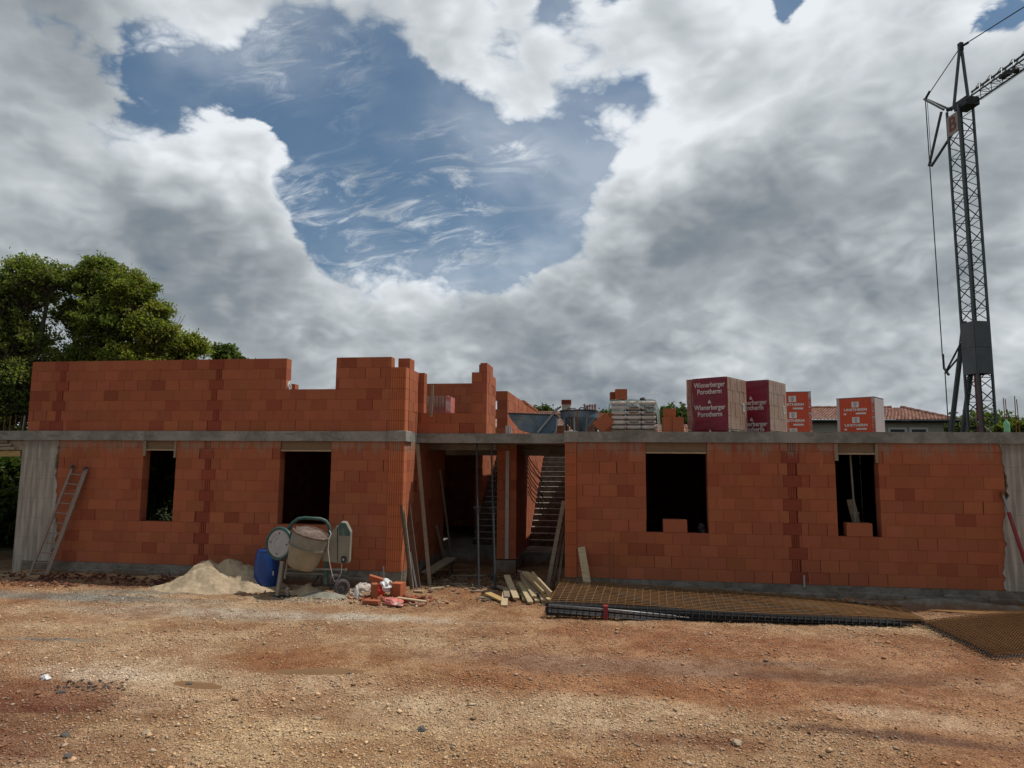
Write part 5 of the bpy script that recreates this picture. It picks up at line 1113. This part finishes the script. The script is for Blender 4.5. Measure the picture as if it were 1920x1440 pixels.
zr1 = K(1830, 700).z; mb = MB(); mb.obox(CP+J*.15+JN*(-.15)*0+Vector((-.18, 0, zr1/2+.3)), .20, .20, zr1-.4, Matrix((J, JN, Vector((0, 0, 1)))).transposed()); part(mb, 'red_mast_section', 'red_paint', CR)
zc0, zc1 = K(1835, 702).z, K(1828, 605).z; zm = (zc0+zc1)/2; B3 = Matrix((J, JN, Vector((0, 0, 1)))).transposed()
for a, b in ((zc0, zm-.01), (zm+.01, zc1)):
    mb = MB(); 
    for v_, wv in ((J, JN), (JN, J)):
        for sg in (1, -1): mb.obox(CP+v_*sg*(s2+.05)+Vector((0, 0, (a+b)/2)), *( (.02, 2*s2+.08, b-a) if v_ == J else (2*s2+.08, .02, b-a)), B3)
    part(mb, 'cladding_panel', 'clad_grey', CR)
for off in (-.35, .35):
    mb = MB(); p = K(1808, 602) if off < 0 else K(1820, 700); q = K(1783, 812) if off < 0 else K(1805, 812); e_ = q+(q-p)*(q.z/(p.z-q.z)); mb.tube(p, Vector((e_.x, e_.y, 0)), .13, 10); part(mb, 'support_leg', 'crane_grey', CR)
mb = MB(); ank = K(1772, 700); 
for off in (-.3, .3): mb.tube(ank, K(1812, 642)+JN*off, .05, 8)
part(mb, 'rope_strut', 'crane_grey', CR)
mb = MB(); mb.tube(K(1768, 664), K(1770, 692), .06, 8); mb.tube(K(1770, 690), K(1779, 703), .07, 8); part(mb, 'rope_pulley', 'crane_dark', CR)
A = K(1801, 88); T1 = K(1735, 186); T2 = K(1744, 312); hub = K(1812, 192)
for off in (-.28, .28):
    mb = MB(); mb.tube(A+JN*off*.15, CP+JN*off+J*(-.1 if off < 0 else .35)+Vector((0, 0, zt+.05)), .085, 8); part(mb, 'mast_head_post', 'crane_grey', CR)
mb = MB(); mb.obox(A, .22, .2, .45, B3); part(mb, 'head_block', 'crane_dark', CR)
for off in (-.25, .25):
    mb = MB(); mb.tube(T1+JN*off*.3, K(1777, 206)+JN*off, .065, 8); part(mb, 'back_strut', 'crane_grey', CR)
    mb = MB(); mb.tube(T2+JN*off*.3, K(1775, 210)+JN*off*1.3+(Vector((0, 0, 0)) if off < 0 else Vector((0, 0, -1.2))), .075, 8); part(mb, 'lower_strut', 'crane_grey', CR)
mb = MB(); mb.tube(K(1777, 206), hub, .12, 8); mb.obox(hub+Vector((0, 0, -.1)), .9, .8, .45, B3); part(mb, 'slewing_head', 'crane_dark', CR)
def cable(a, b, r=.028, nm='cable'): mb = MB(); mb.tube(a, b, r, 6); part(mb, nm, 'crane_dark', CR)
cable(A, T1); cable(T1, K(1767, 668)); cable(T1+JN*.12, T2+JN*.1, .015); cable(K(1772, 700), K(1779, 812)); cable(K(1815, 700), K(1818, 812), .012)
mb = MB(); mb.tube(A, A+(K(1815, 80)-A)*1.0, .07, 8); mb.tube(T1, K(1744, 170), .07, 8); part(mb, 'rope_socket', 'crane_dark', CR)
# jib: triangular truss coming towards the viewer
def jp(d, up=0, side=0): return hub+J*d+Vector((0, 0, up+d*.012))+JN*side
JL = 25.0; mb = MB()
for up, side, r in ((.62, 0, .055), (-.12, -.36, .045), (-.12, .36, .05)): mb.tube(jp(.4, up*.6, side), jp(JL, up, side), r, 8)
part(mb, 'jib_chords', 'crane_grey', CR)
mb = MB(); k = 0; d = .6
while d < JL-1:
    d2 = d+.72
    for s in (-.36, .36): mb.tube(jp(d, -.12, s), jp((d+d2)/2, .60, 0), .02, 5); mb.tube(jp((d+d2)/2, .60, 0), jp(d2, -.12, s), .02, 5)
    mb.tube(jp(d, -.12, -.36), jp(d2, -.12, .36), .018, 5); mb.tube(jp(d, -.12, .36), jp(d, -.12, -.36), .018, 5); d = d2
part(mb, 'jib_lattice', 'crane_grey', CR)
mb = MB(); mb.obox(jp(2.6, .05), .5, .3, .22, B3); mb.tube(jp(3.2, -.1, -.12), jp(3.2, -.1, .12), .14, 12); part(mb, 'trolley_winch', 'crane_dark', CR)
mb = MB(); mb.tube(jp(1.0, -.42), jp(JL-1, -.42), .012, 5); part(mb, 'trolley_rope', 'crane_dark', CR)
cable(A, jp(JL*.8, .62), .03, 'pendant_rope')
nF = (Vector((-.968, -.25, 0))).normalized(); bl = K(1790, 242).z; fr = -JN
cs = CP - JN*0; fc = CP+(-JN if (-JN).x < 0 else JN)*(s2+.07); fn = (fc-CP).normalized(); Bf = Matrix((J, fn, Vector((0, 0, 1)))).transposed()
mb = MB(); mb.obox(Vector((fc.x, fc.y, bl)), .80, .02, 1.15, Bf); sg = part(mb, 'sign_board', 'sign_face', CR)
lm = MB(); r_ = J if J.cross(Vector((0, 0, 1))).dot(fn) > 0 else -J; O_ = Vector((fc.x, fc.y, bl))+fn*.016
Mt = Matrix(((r_.x, 0, fn.x, O_.x), (r_.y, 0, fn.y, O_.y), (0, 1, 0, O_.z), (0, 0, 0, 1))); text_mesh(lm, 'B', 1.15, Mt, .01, .02, .5); part(lm, 'sign_letter', 'sign_print', sg)

# ------------------------------------------------------------------ neighbouring houses
def roof_sheet(root, e0, e1, r0, r1, seed, thick=.05):
    """tiled slope between eave e0-e1 and ridge r0-r1, curved tiles as real relief"""
    e0, e1, r0, r1 = map(Vector, (e0, e1, r0, r1)); Lw = (e1-e0).length; Ls = ((r0+r1)/2-(e0+e1)/2).length; nc = int(Lw/.22); nr = int(Ls/.36); rnd = random.Random(seed); n = (e1-e0).cross(r0-e0).normalized()
    if n.z < 0: n = -n
    mb = MB()
    for j in range(nr):
        v0, v1 = j/nr, (j+1.12)/nr
        for i in range(nc):
            t_ = rnd.uniform(.6, 1.35); mb.tone = (t_, t_*rnd.uniform(.85, 1.1), t_*rnd.uniform(.8, 1.1)); P = []
            for v, lift in ((v0, .05), (min(v1, 1), .015)):
                a, b = e0.lerp(r0, v), e1.lerp(r1, v)
                for q in range(5): u_ = (i+q/4)/nc; P.append(a.lerp(b, u_)+n*(lift+.065*sin(pi*q/4)))
            mb.add(P, [(q, q+1, q+6, q+5) for q in range(4)])
    return part(mb, 'roof', 'roof_tile', root)
Yh = 31.0
eR, rR, hR = onY(1792, 788, Yh), onY(1690, 766, Yh+5), onY(1480, 763, Yh+5); hR.z = rR.z; eL = Vector((onY(1440, 787, Yh).x, Yh, eR.z))
HB = empty('neighbour_house', (eL.x, Yh, 0), 'low beige house with a red tiled hip roof behind the orange packs', 'house')
rl = Vector((eL.x, Yh+5, rR.z)); roof_sheet(HB, eL, Vector((eR.x, Yh, eR.z)), rl, Vector((rR.x, Yh+5, rR.z)), 1); e2 = Vector((eR.x, Yh+10, eR.z)); roof_sheet(HB, Vector((eR.x, Yh, eR.z)), e2, Vector((rR.x, Yh+5, rR.z)), Vector((rR.x+.02, Yh+5.02, rR.z)), 2)
mb = MB(); mb.tone = (.7, .7, .7); mb.path([rl+Vector((i*.35, 0, .08+.03*(i % 2))) for i in range(int((rR.x-rl.x)/.35))], .11, 6); mb.path([Vector((rR.x, Yh+5, rR.z+.1)).lerp(Vector((eR.x, Yh, eR.z+.08)), i/14)+Vector((0, 0, .03*(i % 2))) for i in range(15)], .11, 6); part(mb, 'ridge_tiles', 'roof_tile', HB)
mb = MB(); mb.box(eL.x, eR.x-.5, Yh+.5, Yh+9.5, 0, eR.z-.14); hw = part(mb, 'wall', 'plaster', HB)
mb = MB(); mb.box(eL.x, eR.x+.1, Yh-.06, Yh+.5, eR.z-.16, eR.z-.02); mb.tube((eL.x, Yh-.1, eR.z-.03), (eR.x+.2, Yh-.1, eR.z-.03), .07, 8); part(mb, 'gutter', 'black', HB)
mb = MB(); mb.path([(eR.x+.1, Yh-.05, eR.z-.1), (eR.x+.1, Yh-.05, eR.z-.35), (eR.x-.35, Yh+.42, eR.z-.55), (eR.x-.35, Yh+.42, .1)], .06, 8); part(mb, 'downpipe', 'black', HB)
for x_ in (1722, 1682):
    a = onY(x_, 804, Yh+.5); mb = MB(); mb.box(a.x-.55, a.x+.55, Yh+.44, Yh+.5, a.z-.95, a.z+.08); f_ = part(mb, 'window_frame', 'white_plastic', HB); mb = MB(); mb.box(a.x-.42, a.x+.42, Yh+.425, Yh+.45, a.z-.85, a.z-.04); part(mb, 'window_pane', 'window_dark', f_)
Yh = 33.0
e1, r1 = onY(1196, 808, Yh), onY(1118, 772, Yh+4); l_ = onY(880, 772, Yh+4)
HC = empty('neighbour_house', (l_.x, Yh, 0), 'low house with a red tiled roof and brick chimney seen behind the concrete bucket', 'house')
roof_sheet(HC, (l_.x, Yh, e1.z), (e1.x, Yh, e1.z), (l_.x, Yh+4, r1.z), (r1.x, Yh+4, r1.z), 3); roof_sheet(HC, (e1.x, Yh, e1.z), (e1.x, Yh+8, e1.z), (r1.x, Yh+4, r1.z), (r1.x+.02, Yh+4.02, r1.z), 4)
mb = MB(); mb.box(l_.x, e1.x-.4, Yh+.4, Yh+7.6, 0, e1.z-.1); part(mb, 'wall', 'plaster', HC)
a = onY(1062, 768, Yh+3); b = onY(1062, 750, Yh+3); mb = MB(); mb.box(a.x-.32, a.x+.32, Yh+2.7, Yh+3.3, a.z-1, b.z-.35); ch = part(mb, 'chimney', 'plaster', HC)
for i in range(3): mb = MB(); mb.tone = (.7, .6, .6); mb.box(a.x-.36, a.x+.36, Yh+2.66, Yh+3.34, b.z-.35+i*.13, b.z-.27+i*.13); part(mb, 'chimney_course', 'brick', ch)
mb = MB(); mb.box(a.x-.25, a.x+.25, Yh+2.75, Yh+3.25, b.z-.35, b.z); part(mb, 'chimney_cap', 'black', ch)
Yh = 37.0; a = onY(1250, 800, Yh); b = onY(1400, 812, Yh); r_z = onY(1290, 797, Yh+4).z; HD = empty('neighbour_house', (a.x, Yh, 0), 'distant tiled roof just showing above the slab left of the maroon packs', 'house')
roof_sheet(HD, (a.x-1, Yh, r_z-1.6), (b.x, Yh, r_z-1.6), (a.x-1, Yh+4, r_z), (b.x, Yh+4, r_z), 6); mb = MB(); mb.box(a.x-1, b.x, Yh+.4, Yh+7, 0, r_z-1.7); part(mb, 'wall', 'plaster', HD)

# ------------------------------------------------------------------ trees
def tree(base, crowns, label, name='tree', group=None, leaf=.13, nleaf=9000, tone=(1, 1, 1), seed=0, trunk_r=.18, cat='tree', clump=.32):
    """crowns: [(centre, radii)]; leaves sit in clumps round branch tips"""
    rg = np.random.default_rng(seed); rnd = random.Random(seed); base = Vector(base); t = empty(name, base, label, cat, group)
    tips = []; wts = []
    for c, r in crowns:
        vol = r[0]*r[1]*r[2]; k = max(8, int(42*vol**.66/clump))
        for _ in range(k):
            d = rg.normal(size=3); d /= np.linalg.norm(d); d[2] = abs(d[2])*1.0 if rg.random() < .72 else d[2]
            q = rg.random()**.45; tips.append((np.array(c)+d*np.array(r)*q*rg.uniform(.75, 1.18), clump*rg.uniform(.40, 1.05))); 
    mb = MB(); top = Vector(crowns[0][0])
    for c, r in crowns:
        c = Vector(c); fork = base.lerp(Vector((c.x, c.y, base.z)), .35); fork.z = base.z+(c.z-base.z)*.35
        mb.path([base, base.lerp(fork, .5)+Vector((rnd.uniform(-.1, .1), 0, 0)), fork, c-Vector((0, 0, r[2]*.3)), c+Vector((0, 0, r[2]*.5))], [trunk_r, trunk_r*.85, trunk_r*.65, trunk_r*.4, trunk_r*.12], 7)
        for tp, s_ in tips:
            tp = Vector(tp)
            if (tp-c).length < max(r)*1.2 and rnd.random() < .6:
                st = c-Vector((0, 0, r[2]*rnd.uniform(-.3, .7))); mid = st.lerp(tp, .5)+Vector((0, 0, -.12)); mb.path([st, mid, tp], [trunk_r*.28, trunk_r*.16, trunk_r*.05], 5)
    part(mb, 'trunk', 'bark', t)
    per = max(8, nleaf//len(tips)); Vs = []; Ts = []
    for tp, s_ in tips:
        d = rg.normal(size=(per, 3)); pc_ = tp+d*np.array([s_*.62, s_*.62, s_*.46])
        a1 = rg.normal(size=(per, 3)); a1 /= np.linalg.norm(a1, axis=1)[:, None]; nn_ = rg.normal(size=(per, 3))*.7+np.array([0, 0, 1.0]); a2 = np.cross(a1, nn_); a2 /= np.linalg.norm(a2, axis=1)[:, None]+1e-9
        sz_ = leaf*(.6+.8*rg.random((per, 1))); quad = np.stack([pc_-a1*sz_*.9, pc_-a2*sz_*.42, pc_+a1*sz_*.9, pc_+a2*sz_*.42], 1); Vs.append(quad.reshape(-1, 3))
        tc_ = rg.uniform(.70, 1.30)*np.array(tone)*np.array([rg.uniform(.85, 1.2), 1, rg.uniform(.7, 1.1)]); Ts.append(np.repeat(tc_[None]*(.8+.4*rg.random((per, 1))), 4, 0))
    V_ = np.concatenate(Vs); F_ = np.arange(len(V_)).reshape(-1, 4); inv_ = base; o = np_mesh('crown', V_-np.array(inv_), F_, 'leaf', np.concatenate(Ts)); o.parent = t
    return t
def cr(px, py, Y, rx, ry, rz): p = onY(px, py, Y); return ((p.x, p.y, p.z), (rx, ry, rz))
def foot(px, Y): p = onY(px, 800, Y); return (p.x, Y, 0)
tree(foot(20, 10), [cr(30, 560, 10, 1.7, 1.7, 1.5), cr(95, 530, 10, 1.0, 1.2, .85), cr(20, 650, 10, 1.9, 1.8, 1.5), cr(60, 720, 10, 1.7, 1.6, 1.3), cr(-60, 600, 10, 2, 2, 2), cr(50, 505, 10, .8, .8, .5), cr(10, 770, 10, 2.0, 1.4, 1.2), cr(-40, 720, 9, 1.8, 1.4, 1.2)], 'tall broad green tree at the far left behind the house', nleaf=72000, seed=1, tone=(1.3, 1.3, 1.1), leaf=.085)
tree(foot(165, 11), [cr(180, 545, 11, 1.15, 1.2, 1.2), cr(205, 620, 11, 1.5, 1.5, 1.4), cr(160, 690, 11, 1.5, 1.4, 1.2), cr(190, 505, 11, .75, .8, .5), cr(140, 600, 11, .7, .8, .9)], 'tall tree second from the left with a forked crown behind the brick wall', nleaf=60000, seed=2, leaf=.08, tone=(1.3, 1.3, 1))
tree(foot(265, 11), [cr(245, 560, 11, 1.0, 1.1, 1.0), cr(285, 625, 11, 1.0, 1.1, 1.05), cr(255, 690, 11, 1.4, 1.3, 1.0), cr(240, 530, 11, .6, .6, .5), cr(300, 585, 11, .45, .5, .4)], 'yellow-green tree third from the left, its crown falling away to the right', nleaf=50000, seed=3, tone=(1.55, 1.45, 1), leaf=.08)
tree(foot(350, 12), [cr(345, 660, 12, .85, .9, .75), cr(320, 690, 12, .8, .8, .6), cr(368, 650, 12, .35, .4, .35)], 'smaller bright green tree right of the tall trees behind the brick wall', nleaf=22000, seed=4, tone=(1.6, 1.5, .9), leaf=.08)
tree(foot(425, 14), [cr(418, 668, 14, .55, .6, .45), cr(440, 680, 14, .6, .5, .3)], 'small dark treetop just showing over the brick wall', nleaf=7000, seed=5, tone=(.75, .85, .7), leaf=.12)
# undergrowth at the left
for i, (px, Y, r, h, lb) in enumerate([(-20, 7, 1.5, 1.5, 'dark leafy bush under the left end of the slab'), (25, 9, 1.6, 2.0, 'dense dark bush behind the left corner of the house'), (-60, 10, 2.2, 2.2, 'large dark bush at the far left edge'), (60, 10, 1.6, 1.6, 'bush behind the left concrete end panel'), (20, 5, 1.0, .9, 'low bush near the left concrete panel')]):
    b = onY(px, 900, Y); tree((b.x, Y, 0), [((b.x, Y, h*.7), (r, r, h)), ((b.x+.4, Y+.3, h*1.3), (r*.8, r*.8, h*.7))], lb, 'bush', leaf=.13, nleaf=15000, seed=20+i, tone=(.55, .65, .5), trunk_r=.08, cat='bush')
for i, (x_, y_, z_, r) in enumerate([(-17.8, 9.5, 2.6, 1.7), (-19.8, 11.5, 3.4, 2.2), (-22.5, 14.0, 4.2, 3.2)]):
    tree((x_, y_, 0), [((x_, y_, z_*.6), (r, r, z_*.6)), ((x_, y_+.3, z_*1.2), (r, r, z_*.5))], ['shrub seen through the left window, nearest the house', 'shrub seen through the left window, in the middle', 'shrub seen through the left window, farthest back'][i], 'bush', leaf=.14, nleaf=14000, seed=30+i, tone=(.6, .8, .55), trunk_r=.08, cat='bush')
# right and far
for i, (px, py, Y, r, h, lb, tn) in enumerate([(1885, 803, 14, .32, .14, 'leafy bush with upright shoots behind the green bottle', (.95, .95, .6)), (1912, 802, 13.5, .22, .18, 'leafy bush at the right end of the slab', (.95, .95, .6)), (1800, 803, 40, 2.2, .8, 'small far bush between the crane legs', (.7, .8, .7)), (1845, 798, 42, 2.5, 1.0, 'dark far bush seen through the foot of the crane', (.6, .7, .6)),
        (1270, 786, 52, 2.6, 1.2, 'dark far tree left of the maroon packs', (.42, .52, .45)), (1018, 778, 46, 1.0, .6, 'far treetop above the tiled roof left of the chimney', (.42, .52, .45)), (1142, 786, 44, .9, .6, 'far treetop behind the cement bags', (.42, .52, .45)), (868, 775, 48, 1.6, .9, 'far conifer seen through the left part of the upper gap', (.35, .45, .4)), (888, 774, 49, 1.6, .9, 'far conifer seen through the right part of the upper gap', (.35, .45, .4)), (1310, 790, 55, 3, 1.2, 'far tree hidden mostly behind the maroon packs', (.42, .52, .45))]):
    c = onY(px, py, Y); f_ = Y/40; tree((c.x, Y, 0), [((c.x, c.y, c.z), (r, r*.8, h)), ((c.x+r*.5, c.y, c.z-h*.5), (r*.8, r*.8, h)), ((c.x-r*.5, c.y, c.z-h*.6), (r*.8, r*.8, h))], lb, 'tree' if Y > 20 else 'bush', leaf=.06+.14*f_, nleaf=4500 if Y > 20 else 1500, seed=50+i, tone=tn, trunk_r=.10 if Y > 20 else .03, clump=.22+.3*f_ if Y > 20 else .14, cat='tree' if Y > 20 else 'bush')
# bare twig sticking out of the third tree
a, b = onY(318, 640, 11), onY(340, 592, 11); mb = MB()
for dx_ in (-.25, 0, .2): mb.path([a, a.lerp(b, .5)+Vector((dx_*.4, 0, 0)), b+Vector((dx_, 0, dx_*.3))], [.02, .012, .005], 5)
tag(mb.build('dead_branch', 'bark'), 'bare forked twig sticking out beside the right-hand tall tree', 'branch')
